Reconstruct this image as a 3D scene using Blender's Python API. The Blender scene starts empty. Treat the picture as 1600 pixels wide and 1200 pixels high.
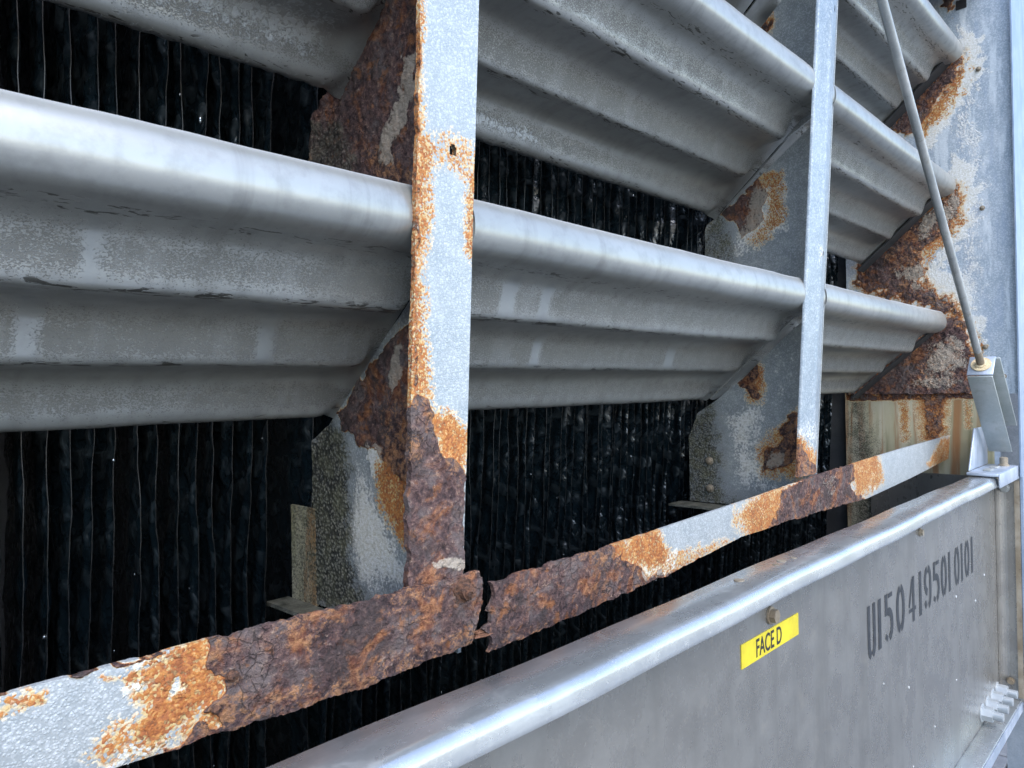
import bpy, bmesh, math, random
import numpy as np
from mathutils import Matrix, Vector

scene = bpy.context.scene
COL = scene.collection
random.seed(4)

# ------------------------------------------------------------------ camera
# metres; z = 0 is the eye level, the face of the tower runs along x at y = 0
cam_data = bpy.data.cameras.new("camera")
cam_data.sensor_width = 36.0
cam_data.lens = 25.875
cam_data.clip_start = 0.02
cam_data.clip_end = 500.0
cam = bpy.data.objects.new("camera", cam_data)
COL.objects.link(cam)
cr, cu, cf = (0.687895, -0.725587, -0.017999), (0.007574, -0.017621, 0.999816), (0.725771, 0.687905, 0.006626)
cam.matrix_world = Matrix(((cr[0], cu[0], -cf[0], 0.0), (cr[1], cu[1], -cf[1], -0.5), (cr[2], cu[2], -cf[2], 0.0), (0, 0, 0, 1)))
scene.camera = cam

# ------------------------------------------------------------------ sky, sun, exposure
SUN_EL, SUN_AZ = math.radians(48), math.radians(200)       # azimuth measured from +y towards +x
world = bpy.data.worlds.new("World")
scene.world = world
world.use_nodes = True
wn = world.node_tree
bg = wn.nodes["Background"]
sky = wn.nodes.new("ShaderNodeTexSky")
sky.sky_type = 'NISHITA'
sky.sun_disc = False
sky.sun_elevation = SUN_EL
sky.sun_rotation = SUN_AZ
sky.air_density = 1.0
sky.dust_density = 1.2
sky.ozone_density = 1.0
wn.links.new(sky.outputs[0], bg.inputs[0])
bg.inputs[1].default_value = 0.15
sun_data = bpy.data.lights.new("sun", 'SUN')
sun_data.energy = 0.6
sun_data.angle = math.radians(35)
sun_data.color = (1.0, 0.97, 0.93)
sun = bpy.data.objects.new("sun", sun_data)
COL.objects.link(sun)
sd = Vector((math.sin(SUN_AZ) * math.cos(SUN_EL), math.cos(SUN_AZ) * math.cos(SUN_EL), math.sin(SUN_EL)))
sun.rotation_euler = sd.to_track_quat('Z', 'Y').to_euler()
vs = scene.view_settings
vs.view_transform = 'Standard'
vs.look = 'None'
vs.gamma = 1.0
vs.exposure = 1.85
scene.cycles.use_denoising = True
scene.cycles.max_bounces = 8

# ------------------------------------------------------------------ numpy noise
def _h(ix, iy, iz, s):
    n = (ix * 374761393 + iy * 668265263 + iz * 2147483647 + s * 1274126177) & 0xFFFFFFFF
    n = ((n ^ (n >> 13)) * 1274126177) & 0xFFFFFFFF
    n = ((n ^ (n >> 16)) * 2246822519) & 0xFFFFFFFF
    return ((n ^ (n >> 15)) & 0xFFFFFF) / float(0xFFFFFF)
def vnoise(P, scale, s=0):
    Q = np.asarray(P, float) * scale
    I = np.floor(Q).astype(np.int64)
    f = Q - I
    f = f * f * (3 - 2 * f)
    r = 0
    for a in (0, 1):
        for b in (0, 1):
            for c in (0, 1):
                w = (f[:, 0] if a else 1 - f[:, 0]) * (f[:, 1] if b else 1 - f[:, 1]) * (f[:, 2] if c else 1 - f[:, 2])
                r = r + w * _h(I[:, 0] + a, I[:, 1] + b, I[:, 2] + c, s)
    return r
def fbm(P, scale, octv=4, s=0, rough=0.5):
    t = 0; a = 1.0; n = 0
    for o in range(octv):
        t = t + a * vnoise(P, scale * 2 ** o, s + 17 * o); n += a; a *= rough
    return t / n
def sstep(a, b, x):
    t = np.clip((x - a) / (b - a), 0, 1)
    return t * t * (3 - 2 * t)
def poly_sd(Q, poly):
    """signed distance to a polygon, positive inside"""
    P = np.asarray(poly, float); n = len(P)
    d = np.full(len(Q), 1e9); ins = np.zeros(len(Q), bool)
    for i in range(n):
        a = P[i]; b = P[(i + 1) % n]; e = b - a; w = Q - a
        t = np.clip((w @ e) / max(e @ e, 1e-12), 0, 1)
        d = np.minimum(d, np.hypot(*(w - t[:, None] * e).T))
        c = ((a[1] > Q[:, 1]) != (b[1] > Q[:, 1]))
        xx = (b[0] - a[0]) * (Q[:, 1] - a[1]) / (b[1] - a[1] if abs(b[1] - a[1]) > 1e-12 else 1e-12) + a[0]
        ins ^= c & (Q[:, 0] < xx)
    return np.where(ins, d, -d)
def paint(Q, P3, specs, warp=0.006, wscale=70.0, seed=3):
    """specs: list of (polygon, softness, strength[, 'cut']); returns 0..1"""
    W = Q + warp * np.stack([fbm(P3, wscale, 4, seed) - 0.5, fbm(P3, wscale, 4, seed + 91) - 0.5], 1) * 2
    v = np.zeros(len(Q))
    for sp in specs:
        k = sstep(-sp[1], sp[1], poly_sd(W, sp[0])) * sp[2]
        if len(sp) > 3:
            v = v * (1 - k)
        else:
            v = np.maximum(v, k)
    return v
def ell(c, rx, rz, n=14):
    return [(c[0] + rx * math.cos(6.2832 * i / n), c[1] + rz * math.sin(6.2832 * i / n)) for i in range(n)]

# ------------------------------------------------------------------ mesh helpers
def obj(name, V, F, m, parent=None, smooth=True, attrs=None, auto=None):
    me = bpy.data.meshes.new(name)
    me.from_pydata([tuple(map(float, v)) for v in V] if not isinstance(V, np.ndarray) else V.tolist(), [], F if not isinstance(F, np.ndarray) else F.tolist())
    if attrs:
        for k, a in attrs.items():
            at = me.attributes.new(k, 'FLOAT', 'POINT')
            at.data.foreach_set('value', np.asarray(a, np.float32))
    me.polygons.foreach_set('use_smooth', np.full(len(me.polygons), smooth))
    if auto is not None:
        me.set_sharp_from_angle(angle=math.radians(auto))
    me.materials.append(m)
    me.update()
    o = bpy.data.objects.new(name, me)
    COL.objects.link(o)
    if parent: o.parent = parent
    return o
def tag(o, label=None, cat=None, group=None, kind=None):
    if label: o['label'] = label
    if cat: o['category'] = cat
    if group: o['group'] = group
    if kind: o['kind'] = kind
    return o
def thing(name, label, cat, loc=(0, 0, 0), group=None, kind=None):
    o = bpy.data.objects.new(name, None)
    o.empty_display_size = 0.05
    COL.objects.link(o)
    return tag(o, label, cat, group, kind)
class MB:
    """collects simple shapes into one mesh"""
    def __init__(s): s.V = []; s.F = []
    def add(s, V, F):
        b = len(s.V); s.V += [tuple(v) for v in V]; s.F += [tuple(b + i for i in f) for f in F]; return s
    def box(s, x0, x1, y0, y1, z0, z1):
        return s.hexa([(x0, y0, z0), (x1, y0, z0), (x1, y1, z0), (x0, y1, z0), (x0, y0, z1), (x1, y0, z1), (x1, y1, z1), (x0, y1, z1)])
    def hexa(s, p):
        return s.add(p, [(0, 3, 2, 1), (4, 5, 6, 7), (0, 1, 5, 4), (1, 2, 6, 5), (2, 3, 7, 6), (3, 0, 4, 7)])
    def cyl(s, a, b, r, n=12, r2=None, caps=True, hexrot=0.0):
        a = Vector(a); b = Vector(b); d = (b - a).normalized()
        u = d.orthogonal().normalized() if abs(d.z) > 0.9 else Vector((0, 0, 1)).cross(d).normalized()
        w = d.cross(u); r2 = r if r2 is None else r2
        V = []
        for p, rr in ((a, r), (b, r2)):
            for i in range(n):
                t = 2 * math.pi * i / n + hexrot
                V.append(p + u * (rr * math.cos(t)) + w * (rr * math.sin(t)))
        F = [(i, (i + 1) % n, n + (i + 1) % n, n + i) for i in range(n)]
        if caps: F += [tuple(range(n - 1, -1, -1)), tuple(range(n, 2 * n))]
        return s.add(V, F)
    def lathe(s, a, b, prof, n=14):
        """prof: list of (t along a->b in metres, radius)"""
        a = Vector(a); d = (Vector(b) - a).normalized()
        u = d.orthogonal().normalized(); w = d.cross(u)
        V = []; m = len(prof)
        for t, r in prof:
            for i in range(n):
                q = 2 * math.pi * i / n
                V.append(a + d * t + u * (r * math.cos(q)) + w * (r * math.sin(q)))
        F = [(k * n + i, k * n + (i + 1) % n, (k + 1) * n + (i + 1) % n, (k + 1) * n + i) for k in range(m - 1) for i in range(n)]
        F += [tuple(range(n - 1, -1, -1)), tuple(range((m - 1) * n, m * n))]
        return s.add(V, F)
    def build(s, name, m, parent=None, smooth=True, auto=35, bevel=0):
        o = obj(name, s.V, s.F, m, parent, smooth, None, auto)
        if bevel:
            bm = bmesh.new(); bm.from_mesh(o.data)
            bmesh.ops.bevel(bm, geom=list(bm.edges), offset=bevel, segments=2, affect='EDGES', profile=0.5)
            bm.to_mesh(o.data); bm.free()
            o.data.polygons.foreach_set('use_smooth', np.ones(len(o.data.polygons), bool))
            o.data.set_sharp_from_angle(angle=math.radians(50))
        return o

def grid_solid(G, nrm, th, disp=None, back=None):
    """G (nu,nv,3) front grid -> closed plate of thickness th behind it. returns V, F, index mask of front"""
    nu, nv = G.shape[:2]
    nrm = np.asarray(nrm, float)
    front = G.reshape(-1, 3).copy()
    if disp is not None: front = front + nrm * disp[:, None]
    bk = (G.reshape(-1, 3) if back is None else back.reshape(-1, 3)) - nrm * th
    V = np.concatenate([front, bk])
    N = nu * nv
    idx = np.arange(N).reshape(nu, nv)
    f = np.stack([idx[:-1, :-1], idx[1:, :-1], idx[1:, 1:], idx[:-1, 1:]], -1).reshape(-1, 4)
    loop = np.concatenate([idx[:, 0], idx[-1, 1:], idx[-2::-1, -1], idx[0, -2:0:-1]])
    nx = np.roll(loop, -1)
    side = np.stack([loop, loop + N, nx + N, nx], -1)
    F = np.concatenate([f, f[:, ::-1] + N, side])
    return V, F, N
def orient(G, nrm):
    a = np.cross(G[1, 0] - G[0, 0], G[0, 1] - G[0, 0])
    return G if a @ np.asarray(nrm) > 0 else G[:, ::-1]

# ------------------------------------------------------------------ node helpers
class NT:
    def __init__(s, name):
        s.m = bpy.data.materials.new(name); s.m.use_nodes = True
        s.t = s.m.node_tree; s.b = s.t.nodes["Principled BSDF"]
        s.co = s.t.nodes.new("ShaderNodeTexCoord").outputs['Object']
    def n(s, typ, **kw):
        nd = s.t.nodes.new(typ)
        for k, v in kw.items(): setattr(nd, k, v)
        return nd
    def put(s, sock, v):
        if isinstance(v, bpy.types.NodeSocket): s.t.links.new(v, sock)
        elif isinstance(v, (tuple, list)) and sock.type == 'RGBA' and len(v) == 3: sock.default_value = (*v, 1)
        else: sock.default_value = v
    def math(s, op, a, b=0.0, c=0.0, clamp=False):
        nd = s.n("ShaderNodeMath", operation=op, use_clamp=clamp)
        s.put(nd.inputs[0], a); s.put(nd.inputs[1], b); s.put(nd.inputs[2], c)
        return nd.outputs[0]
    def add(s, a, b): return s.math('ADD', a, b)
    def mul(s, a, b): return s.math('MULTIPLY', a, b)
    def step(s, lo, hi, x, o0=0.0, o1=1.0):
        nd = s.n("ShaderNodeMapRange", interpolation_type='SMOOTHSTEP')
        s.put(nd.inputs[0], x); nd.inputs[1].default_value = lo; nd.inputs[2].default_value = hi
        nd.inputs[3].default_value = o0; nd.inputs[4].default_value = o1
        return nd.outputs[0]
    def mix(s, f, a, b, mode='MIX'):
        nd = s.n("ShaderNodeMix", data_type='RGBA', blend_type=mode)
        s.put(nd.inputs[0], f); s.put(nd.inputs[6], a); s.put(nd.inputs[7], b)
        return nd.outputs[2]
    def mapv(s, scale=(1, 1, 1), rot=(0, 0, 0), loc=(0, 0, 0), co=None):
        nd = s.n("ShaderNodeMapping")
        s.put(nd.inputs[0], co or s.co); nd.inputs[1].default_value = loc; nd.inputs[2].default_value = rot; nd.inputs[3].default_value = scale
        return nd.outputs[0]
    def noise(s, scale, detail=4, rough=0.55, co=None, dist=0.0, ntype=None):
        nd = s.n("ShaderNodeTexNoise")
        if ntype: nd.noise_type = ntype
        s.put(nd.inputs['Vector'], co or s.co); nd.inputs['Scale'].default_value = scale
        nd.inputs['Detail'].default_value = detail; nd.inputs['Roughness'].default_value = rough; nd.inputs['Distortion'].default_value = dist
        return nd.outputs[0]
    def vor(s, scale, feature='F1', co=None, rnd=1.0):
        nd = s.n("ShaderNodeTexVoronoi", feature=feature)
        s.put(nd.inputs['Vector'], co or s.co); nd.inputs['Scale'].default_value = scale; nd.inputs['Randomness'].default_value = rnd
        return nd
    def ramp(s, f, stops):
        nd = s.n("ShaderNodeValToRGB")
        el = nd.color_ramp.elements
        while len(el) < len(stops): el.new(0.5)
        for e, (p, c) in zip(el, stops):
            e.position = p; e.color = (*c, 1) if len(c) == 3 else c
        s.put(nd.inputs[0], f)
        return nd.outputs[0]
    def attr(s, name):
        return s.n("ShaderNodeAttribute", attribute_name=name).outputs['Fac']
    def n_sep(s, c):
        nd = s.n("ShaderNodeSeparateColor"); s.put(nd.inputs[0], c); return nd.outputs[0]
    def bump(s, h, dist, strength=1.0, nrm=None):
        nd = s.n("ShaderNodeBump")
        nd.inputs['Strength'].default_value = strength; nd.inputs['Distance'].default_value = dist
        s.put(nd.inputs['Height'], h)
        if nrm: s.put(nd.inputs['Normal'], nrm)
        return nd.outputs[0]
    def out(s, color=None, rough=None, metal=None, nrm=None, spec=None):
        for k, v in (('Base Color', color), ('Roughness', rough), ('Metallic', metal), ('Normal', nrm), ('Specular IOR Level', spec)):
            if v is not None: s.put(s.b.inputs[k], v)
        return s.m

def mat_rusted(name, galv_a, galv_b, grain=560.0, metal=0.25, base_rough=0.5, cream=False, chalk=False):
    """galvanised sheet driven by four painted point attributes: rust, orange, lime, moss"""
    k = NT(name)
    R, O, L, M = (k.attr(a) for a in ('rust', 'orange', 'lime', 'moss'))
    n1 = k.noise(45, 7, 0.6); n2 = k.noise(260, 5, 0.6); n3 = k.noise(900, 3, 0.6); n0 = k.noise(14, 4, 0.55)
    nb = k.noise(110, 6, 0.65, dist=0.6)
    vgn = k.vor(grain); vg = vgn.outputs['Distance']
    cell = k.math('FRACT', k.mul(k.n_sep(vgn.outputs['Color']), 1.0))
    # galvanised coat: fine crystalline speckle
    g = k.mix(k.step(0.35, 0.68, n1), galv_a, galv_b)
    gran = k.step(0.15, 0.6, k.add(k.mul(vg, 0.6), k.mul(n3, 0.4)))
    g = k.mix(k.mul(gran, 0.5), g, tuple(c * 0.55 for c in galv_a))
    g = k.mix(k.mul(k.step(0.62, 0.95, k.add(k.mul(cell, 0.7), k.mul(n2, 0.5))), 0.3), g, (0.72, 0.76, 0.81))
    if cream:
        sv = k.noise(16, 4, 0.5, co=k.mapv((1, 1, 0.10)), dist=0.4)
        sv2 = k.noise(26, 4, 0.55, co=k.mapv((1, 1, 0.08), loc=(3, 1, 2)), dist=0.5)
        g = k.ramp(sv, [(0.3, (0.17, 0.165, 0.09)), (0.44, (0.33, 0.31, 0.19)), (0.56, (0.46, 0.43, 0.31)), (0.68, (0.52, 0.49, 0.38))])
        g = k.mix(k.mul(k.step(0.5, 0.64, sv2), 0.8), g, (0.30, 0.125, 0.04))
        g = k.mix(k.mul(k.step(0.44, 0.28, sv2), 0.6), g, (0.15, 0.15, 0.08))
    if chalk:
        c1 = k.noise(34, 5, 0.6, co=k.mapv((1, 1, 0.14)), dist=0.3); c2 = k.noise(12, 4, 0.6, co=k.mapv((1, 1, 0.5), loc=(4, 2, 8)))
        g = k.mix(k.mul(k.step(0.5, 0.6, c1), 0.55), g, (0.66, 0.72, 0.76))
        g = k.mix(k.mul(k.step(0.52, 0.66, c2), 0.4), g, (0.70, 0.74, 0.77))
        g = k.mix(k.mul(k.step(0.46, 0.36, c1), 0.35), g, (0.27, 0.34, 0.45))
    # lime scale
    Lm = k.step(0.36, 0.6, k.add(L, k.add(k.mul(k.add(n2, -0.5), 0.9), k.mul(k.add(n1, -0.5), 0.5))))
    Lm = k.mul(Lm, k.step(0.02, 0.12, L))
    lc = k.mix(k.step(0.35, 0.65, n2), (0.62, 0.6, 0.52), (0.78, 0.78, 0.76))
    c = k.mix(k.mul(Lm, 0.85), g, lc)
    # moss / grime, with granular lumps
    Mm = k.step(0.25, 0.8, k.add(M, k.add(k.mul(k.add(n1, -0.5), 0.8), k.add(k.mul(k.add(n2, -0.5), 0.5), k.mul(k.add(cell, -0.5), 0.3)))))
    Mm = k.mul(Mm, k.step(0.02, 0.12, M))
    vm = k.vor(260).outputs['Distance']
    mc = k.mix(k.step(0.25, 0.6, vm), (0.17, 0.168, 0.14), (0.026, 0.027, 0.023))
    mc = k.mix(k.mul(k.step(0.4, 0.65, n1), 0.45), mc, (0.15, 0.15, 0.095))
    c = k.mix(Mm, c, mc)
    # heavy rust value with ragged, flaky margin
    rv = k.add(R, k.add(k.mul(k.add(n1, -0.5), 0.55), k.add(k.mul(k.add(nb, -0.5), 0.42), k.mul(k.add(n2, -0.5), 0.22))))
    has = k.step(0.02, 0.15, R)
    Rm = k.mul(k.step(0.44, 0.5, rv), has)
    halo = k.mul(k.step(0.12, 0.42, rv), has)
    ov = k.add(O, k.add(k.mul(k.add(n2, -0.5), 0.55), k.add(k.mul(k.add(n1, -0.5), 1.0), k.add(k.mul(k.add(nb, -0.5), 0.5), k.mul(k.add(cell, -0.5), 0.85)))))
    hasO = k.step(0.02, 0.2, O)
    cr = k.mul(k.step(0.08, 0.4, ov), hasO)
    Om = k.mul(k.step(0.34, 0.72, ov), hasO)
    creamc = k.mix(k.step(0.3, 0.7, k.add(k.mul(n3, 0.5), k.mul(cell, 0.5))), (0.58, 0.40, 0.14), (0.70, 0.62, 0.46))
    halo_only = k.math('MAXIMUM', k.mul(halo, 0.7), k.mul(cr, 0.85))
    c = k.mix(halo_only, c, creamc)
    oi = k.add(k.mul(n2, 0.35), k.add(k.mul(nb, 0.35), k.add(k.mul(cell, 0.16), k.mul(n0, 0.14))))
    oc = k.ramp(oi, [(0.3, (0.05, 0.015, 0.010)), (0.41, (0.15, 0.036, 0.012)), (0.5, (0.31, 0.085, 0.016)), (0.59, (0.44, 0.18, 0.035)), (0.72, (0.56, 0.41, 0.21))])
    om2 = k.math('MAXIMUM', Om, k.mul(k.step(0.3, 0.44, rv), has))
    c = k.mix(k.mul(om2, 0.94), c, oc)
    # scaly rust
    rn = k.add(k.mul(nb, 0.5), k.add(k.mul(n2, 0.3), k.mul(n0, 0.2)))
    rc = k.ramp(rn, [(0.35, (0.012, 0.008, 0.009)), (0.43, (0.042, 0.025, 0.026)), (0.5, (0.092, 0.053, 0.051)), (0.57, (0.165, 0.098, 0.082)), (0.66, (0.38, 0.25, 0.18))])
    rc = k.mix(k.mul(k.step(0.48, 0.6, k.add(k.mul(n1, 0.6), k.mul(n0, 0.4))), 0.85), rc, (0.128, 0.104, 0.102))
    rc = k.mix(k.mul(k.step(0.56, 0.68, k.noise(62, 5, 0.6, co=k.mapv(loc=(3.3, 1.7, 0.4)))), 0.65), rc, (0.27, 0.105, 0.035))
    rc = k.mix(k.mul(k.step(0.6, 0.74, n2), 0.55), rc, (0.36, 0.28, 0.22))
    z1 = k.noise(24, 5, 0.65, co=k.mapv(loc=(7.1, 2.2, 5.4)), dist=0.5); z2 = k.noise(19, 6, 0.65, co=k.mapv(loc=(1.9, 8.1, 2.7)), dist=0.6)
    rc = k.mix(k.mul(k.step(0.52, 0.62, z2), 0.72), rc, k.mix(n2, (0.012, 0.009, 0.010), (0.09, 0.066, 0.063)))
    rc = k.mix(k.mul(k.step(0.52, 0.64, z1), 0.68), rc, k.mix(k.step(0.35, 0.65, nb), (0.13, 0.034, 0.014), (0.38, 0.16, 0.06)))
    rc = k.mix(k.mul(k.step(0.6, 0.7, k.add(k.mul(n3, 0.5), k.mul(nb, 0.5))), 0.5), rc, (0.46, 0.34, 0.26))
    ck = k.vor(95, 'DISTANCE_TO_EDGE', co=k.mapv(loc=(0.3, 0.2, 0.9))).outputs['Distance']
    wob = k.add(ck, k.mul(k.add(n2, -0.5), 0.22))
    crack = k.mul(k.step(0.045, 0.0, wob), k.step(0.52, 0.6, n0))
    rc = k.mix(k.mul(k.mul(Om, k.step(0.42, 0.62, nb)), 0.8), rc, (0.34, 0.17, 0.08))
    rc = k.mix(k.mul(crack, 0.6), rc, (0.015, 0.009, 0.008))
    rc = k.mix(k.mul(Lm, 0.65), rc, (0.5, 0.44, 0.36))
    rc = k.mix(k.mul(Mm, 0.6), rc, mc)
    c = k.mix(Rm, c, rc)
    # relief
    h = k.add(k.mul(Rm, k.add(0.5, k.add(k.mul(nb, 1.1), k.add(k.mul(n2, 0.8), k.mul(n3, 0.45))))), k.mul(k.mul(crack, Rm), -0.4))
    h = k.add(h, k.mul(om2, k.mul(n2, 0.35)))
    h = k.add(h, k.mul(Mm, k.mul(k.math('SUBTRACT', 0.6, vm), 0.7)))
    h = k.add(h, k.mul(k.add(k.mul(gran, -1.0), k.mul(n2, 0.6)), 0.09))
    h = k.add(h, k.mul(Lm, k.mul(n2, 0.4)))
    nrm = k.bump(h, 0.0032, 0.9)
    cover = k.math('MAXIMUM', k.math('MAXIMUM', om2, Rm), k.math('MAXIMUM', Mm, halo_only))
    rough = k.add(base_rough, k.mul(cover, 0.85 - base_rough))
    return k.out(c, rough, k.mul(k.math('SUBTRACT', 1.0, cover), metal), nrm, 0.4)

def mat_metal(name, a, b, rough=0.35, metal=0.85, grain=300, streak=None, dirt=0.0, dirtc=(0.2, 0.16, 0.1), bump=0.0004):
    k = NT(name)
    n1 = k.noise(18, 5, 0.6); n2 = k.noise(grain, 4, 0.6)
    c = k.mix(k.step(0.35, 0.68, n1), a, b)
    c = k.mix(k.mul(k.step(0.5, 0.75, n2), 0.25), c, tuple(min(1, x * 1.3) for x in b))
    r = k.add(rough, k.mul(k.add(n1, -0.5), 0.22))
    if streak:
        s1 = k.noise(streak[0], 5, 0.65, co=k.mapv(streak[1]))
        c = k.mix(k.mul(k.step(0.5, 0.68, s1), 0.4), c, tuple(x * 0.72 for x in a))
        r = k.add(r, k.mul(k.add(s1, -0.5), 0.25))
    mm = metal
    if dirt:
        dn = k.noise(34, 7, 0.7, dist=0.5)
        d = k.mul(k.step(0.54, 0.7, dn), dirt)
        sp = k.mul(k.step(0.66, 0.72, k.noise(150, 3, 0.6)), dirt)
        d = k.math('MAXIMUM', d, sp)
        c = k.mix(d, c, dirtc)
        r = k.add(r, k.mul(d, 0.3)); mm = k.math('SUBTRACT', metal, k.mul(d, metal * 0.8))
    return k.out(c, r, mm, k.bump(k.add(n2, k.mul(n1, 0.7)), bump, 0.6), 0.5)

def mat_plain(name, c1, c2, rough=0.6, scale=40, bump=0.001, metal=0.0):
    k = NT(name)
    n1 = k.noise(scale, 6, 0.65); n2 = k.noise(scale * 7, 4, 0.6)
    c = k.mix(k.step(0.35, 0.65, k.add(k.mul(n1, 0.7), k.mul(n2, 0.3))), c1, c2)
    return k.out(c, rough, metal, k.bump(k.add(n1, k.mul(n2, 0.5)), bump, 0.7))

def mat_louver():
    k = NT("grey_fibreglass")
    G, CL, T = k.attr('grime'), k.attr('clean'), k.attr('tread')
    n1 = k.noise(9, 5, 0.6, co=k.mapv((0.5, 1, 1))); n2 = k.noise(60, 5, 0.6)
    worm = k.noise(760, 4, 0.6, co=k.mapv((0.7, 1, 1)), dist=0.7)
    worm2 = k.noise(120, 5, 0.6, co=k.mapv((0.3, 1.3, 1.3)), dist=1.6)
    c = k.mix(k.step(0.3, 0.7, n1), (0.315, 0.328, 0.318), (0.385, 0.395, 0.382))
    c = k.mix(k.mul(k.step(0.45, 0.7, n2), 0.3), c, (0.16, 0.168, 0.168))
    c = k.mix(k.mul(T, 0.28), c, (0.125, 0.125, 0.112))
    # scrubbed patches keep their clean colour
    Gc = k.mul(G, k.math('SUBTRACT', 1.0, CL))
    gv = k.add(Gc, k.add(k.mul(k.add(n2, -0.5), 0.7), k.mul(k.add(n1, -0.5), 0.9)))
    sp = k.mul(k.step(0.02, 0.2, Gc), k.step(0.51, 0.62, k.add(worm, k.mul(k.add(gv, -0.5), 0.24))))
    c = k.mix(k.mul(sp, 0.74), c, (0.045, 0.045, 0.042))
    c = k.mix(k.mul(k.step(0.25, 0.8, gv), 0.22), c, (0.2, 0.19, 0.165))
    run = k.noise(34, 5, 0.65, co=k.mapv((1, 0.09, 0.09)))
    c = k.mix(k.mul(k.step(0.52, 0.7, run), 0.3), c, (0.14, 0.14, 0.13))
    c = k.mix(k.mul(k.step(0.46, 0.34, run), 0.18), c, (0.36, 0.37, 0.375))
    cv = k.attr('crackle')
    ck = k.mul(k.step(0.05, 0.3, cv), k.step(0.565, 0.6, k.add(worm2, k.mul(k.add(cv, -0.5), 0.1))))
    c = k.mix(k.mul(ck, 0.85), c, (0.04, 0.038, 0.032))
    li = k.attr('lime')
    lm = k.mul(k.step(0.05, 0.3, li), k.step(0.5, 0.62, k.add(k.noise(170, 6, 0.7, dist=1.0), k.mul(k.add(li, -0.6), 0.25))))
    c = k.mix(k.mul(lm, 0.7), c, (0.5, 0.53, 0.55))
    c = k.mix(k.mul(CL, 0.3), c, (0.26, 0.28, 0.295))
    c = k.mix(k.attr('lip_light'), c, (0.6, 0.63, 0.65))  # paints the lip's cut edge bright, as if catching the sky
    rough = k.add(0.24, k.add(k.mul(sp, 0.4), k.mul(k.add(n2, -0.5), 0.16)))
    h = k.add(k.mul(sp, -0.5), k.add(k.mul(n2, 0.35), k.add(k.mul(ck, -0.7), k.mul(lm, 0.8))))
    return k.out(c, k.add(rough, 0.1), k.mul(k.math('SUBTRACT', 1.0, sp), 0.5), k.bump(h, 0.0007, 0.8), 0.6)

def mat_fill():
    k = NT("black_film_plastic")
    n1 = k.noise(48, 2, 0.5, dist=0.6); n2 = k.noise(110, 4, 0.6)
    c = k.mix(k.step(0.5, 0.75, n1), (0.004, 0.008, 0.011), (0.018, 0.027, 0.033))
    c = k.mix(k.mul(k.step(0.58, 0.72, n2), 0.3), c, (0.04, 0.045, 0.055))
    r = k.step(0.3, 0.7, n1, 0.1, 0.4)
    return k.out(c, r, 0.0, k.bump(k.add(n1, k.mul(n2, 0.2)), 0.006, 1.0), 1.0)

M_POST = mat_rusted("rusted_galvanised_post", (0.37, 0.425, 0.455), (0.47, 0.52, 0.545))
M_POSTB = mat_rusted("slim_post_galvanised", (0.30, 0.365, 0.425), (0.41, 0.47, 0.52), grain=420, metal=0.3, base_rough=0.4)
M_STRIP = mat_rusted("rusted_galvanised_strip", (0.39, 0.43, 0.455), (0.50, 0.535, 0.555), grain=480)
M_BRK = mat_rusted("rusted_bracket_plate", (0.29, 0.32, 0.33), (0.41, 0.435, 0.435), grain=500, metal=0.15)
M_END = mat_rusted("stained_end_plate", (0.38, 0.455, 0.53), (0.48, 0.55, 0.615), grain=330, metal=0.1, chalk=True)
M_CREAM = mat_rusted("streaked_cream_wall", (0.5, 0.48, 0.34), (0.58, 0.55, 0.42), metal=0.0, base_rough=0.6, cream=True)
M_LOUV = mat_louver()
M_FILL = mat_fill()
M_EDGE = mat_plain("film_edge_plastic", (0.004, 0.005, 0.005), (0.03, 0.031, 0.032), 0.35, 60, 0.0005)
M_RIM = mat_metal("bright_rim_metal", (0.46, 0.485, 0.50), (0.54, 0.565, 0.58), 0.27, 0.75, 260, (22, (0.3, 1.5, 1.5)), 0.22, (0.42, 0.42, 0.37), 0.00015)
M_PANEL = mat_metal("basin_panel_steel", (0.262, 0.256, 0.240), (0.308, 0.302, 0.284), 0.28, 0.65, 200, (9, (2, 2, 0.25)), 0.2, (0.2, 0.18, 0.15), 0.0002)
M_GALV = mat_metal("plain_galvanised", (0.36, 0.42, 0.51), (0.48, 0.53, 0.61), 0.42, 0.5, 260, (20, (3, 3, 0.4)), 0.3, (0.6, 0.62, 0.62))
M_TRIM = mat_metal("blue_grey_trim", (0.22, 0.29, 0.40), (0.30, 0.37, 0.48), 0.45, 0.3, 200, (14, (3, 3, 0.3)), 0.2, (0.5, 0.54, 0.58))
M_ANCH = mat_metal("grey_green_anchor", (0.36, 0.40, 0.39), (0.46, 0.49, 0.48), 0.45, 0.35, 200, None, 0.4, (0.26, 0.26, 0.2))
M_ROD = mat_metal("weathered_rod", (0.30, 0.32, 0.32), (0.42, 0.43, 0.42), 0.5, 0.45, 220, None, 0.6, (0.2, 0.19, 0.15))
M_BOLT = mat_metal("zinc_bolt", (0.38, 0.41, 0.43), (0.48, 0.51, 0.52), 0.4, 0.5, 400, None, 0.2, (0.42, 0.4, 0.34))
M_OLD = mat_metal("old_brown_bolt", (0.2, 0.16, 0.11), (0.34, 0.3, 0.24), 0.6, 0.3, 300, None, 0.6, (0.1, 0.06, 0.03))
M_HOLE = mat_plain("dark_hole", (0.01, 0.01, 0.012), (0.02, 0.02, 0.022), 0.8, 90)
M_TAPE = mat_plain("yellow_label", (0.50, 0.41, 0.02), (0.62, 0.52, 0.02), 0.35, 20, 0.0002)
M_INK = mat_plain("black_print", (0.012, 0.012, 0.014), (0.02, 0.02, 0.022), 0.5, 90, 0.0001)
M_STEN = mat_plain("dark_stencil_paint", (0.012, 0.014, 0.018), (0.03, 0.034, 0.04), 0.5, 130, 0.0002)
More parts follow.
